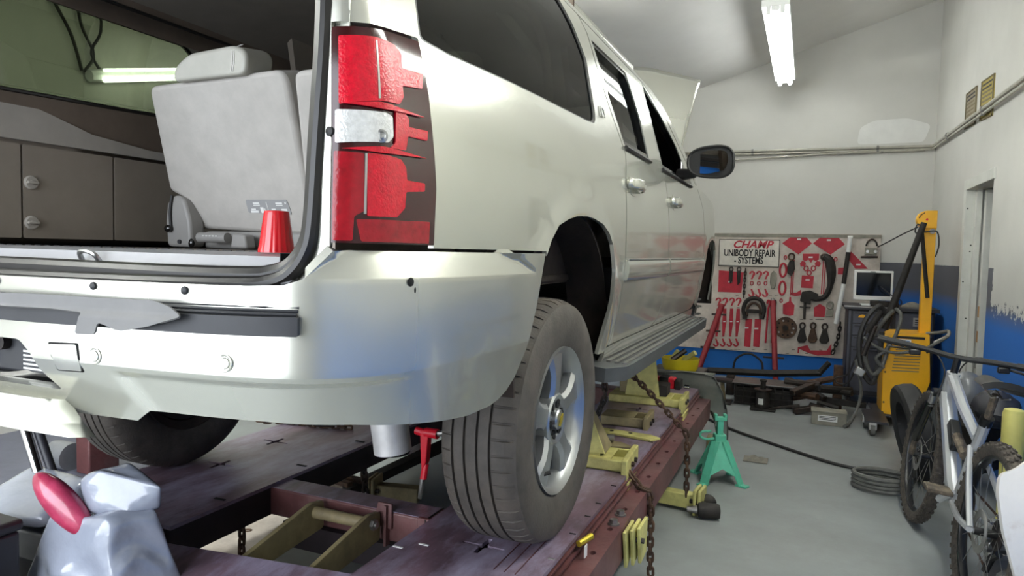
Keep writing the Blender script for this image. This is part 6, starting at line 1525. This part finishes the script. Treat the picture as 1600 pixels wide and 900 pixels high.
# ---------------------------------------------------------------- things along the right wall
t = thing('bollard', 'pale yellow steel bollard by the right wall behind the bike', 'bollard', (1.745, 2.2, 0))
G().lathe((1.745, 2.2, 0), (0, 0, 1), [(.052, 0), (.052, .62), (.045, .645), (.02, .652)], 28).obj('post', 'bollard_yellow', t); G().lathe((1.745, 2.2, 0), (0, 0, 1), [(.09, 0), (.09, .02), (.053, .021)], 28).obj('base', 'bollard_yellow', t)
t = thing('gas_tube', 'slate blue slanting tube right of the bollard', 'tube', (1.75, 1.7, .2))
G().tube([(1.70, 1.6, .40), (1.80, 1.75, .85)], .018, 12).obj('tube', 'cart_gray', t)
t = thing('bundled_parts', 'grey rubbish sacks and dark parts heaped behind the bike saddle', 'sack', (1.72, 2.9, 0))
for i, (x, y, z, r) in enumerate(((1.72, 3.0, .22, .16), (1.70, 2.75, .42, .12), (1.74, 2.55, .58, .11), (1.66, 2.9, .62, .10))):
    g = G(); g.ell((x, y, z), (r, r*1.1, r), 20)
    for v in g.bm.verts: v.co += (v.co-V((x, y, z)))*(.16*math.sin(v.co.z*38+v.co.y*31)*math.sin(v.co.y*44+i))
    g.obj('sack', ('box_black', 'cast_black', 'cart_dark', 'bag_dark')[i], t)
t = thing('white_panel', 'white painted fiberglass panel with rusty stains at the right edge', 'panel', (1.45, .62, 0))
WP = [(1.318, .735), (1.36, .75), (1.42, .80), (1.62, .90), (1.75, .90), (1.75, .05), (1.43, .05), (1.41, .25), (1.365, .42), (1.325, .56), (1.31, .68)]
panel('skin', rnd(WP, .03), lambda u, z: V((u, .58+.35*(u-1.32)**1.0*.6-.10*math.sin((z-.1)*4), z)), 'bumper_white', t, rim=.02, du=.03, dz=.04)
G().box2((1.48, .66, 0), (1.74, .75, .5)).obj('brace', 'steel_dark', t)
t = thing('aluminium_extrusion', 'ribbed silver aluminium extrusion leaning on the bike rear wheel', 'extrusion', (1.56, 1.3, 0))
for i in range(4): G().box((1.53+.0*i, 1.25, .20+.045*i), (.16, .04, .026), rot('Z', .1)).obj('rib', 'chrome_soft' if i % 2 else 'steel_bare', t, bevel=.003)
G().box((1.53, 1.28, .18), (.16, .02, .24), rot('Z', .1)).obj('backing', 'steel_bare', t, bevel=.003)
G().box2((1.47, 1.22, 0), (1.60, 1.3, .08)).obj('foot', 'steel_dark', t)
t = thing('bent_bracket', 'bent silver sheet-metal bracket on the floor under the bike', 'bracket', (1.47, 1.05, 0))
G().prism([(1.43, .95, .22), (1.47, .95, .25), (1.50, .95, .20), (1.52, .95, .02), (1.45, .95, .02)], (0, .05, 0)).obj('flange', 'chrome_soft', t, bevel=.006); G().prism([(1.49, 1.0, .24), (1.60, 1.05, .22), (1.62, 1.05, .16), (1.51, 1.0, .16)], (0, .02, 0)).obj('wing', 'steel_bare', t, bevel=.004)
G().box2((1.52, .97, 0), (1.62, 1.15, .12)).obj('block', 'steel_dark', t, bevel=.01)
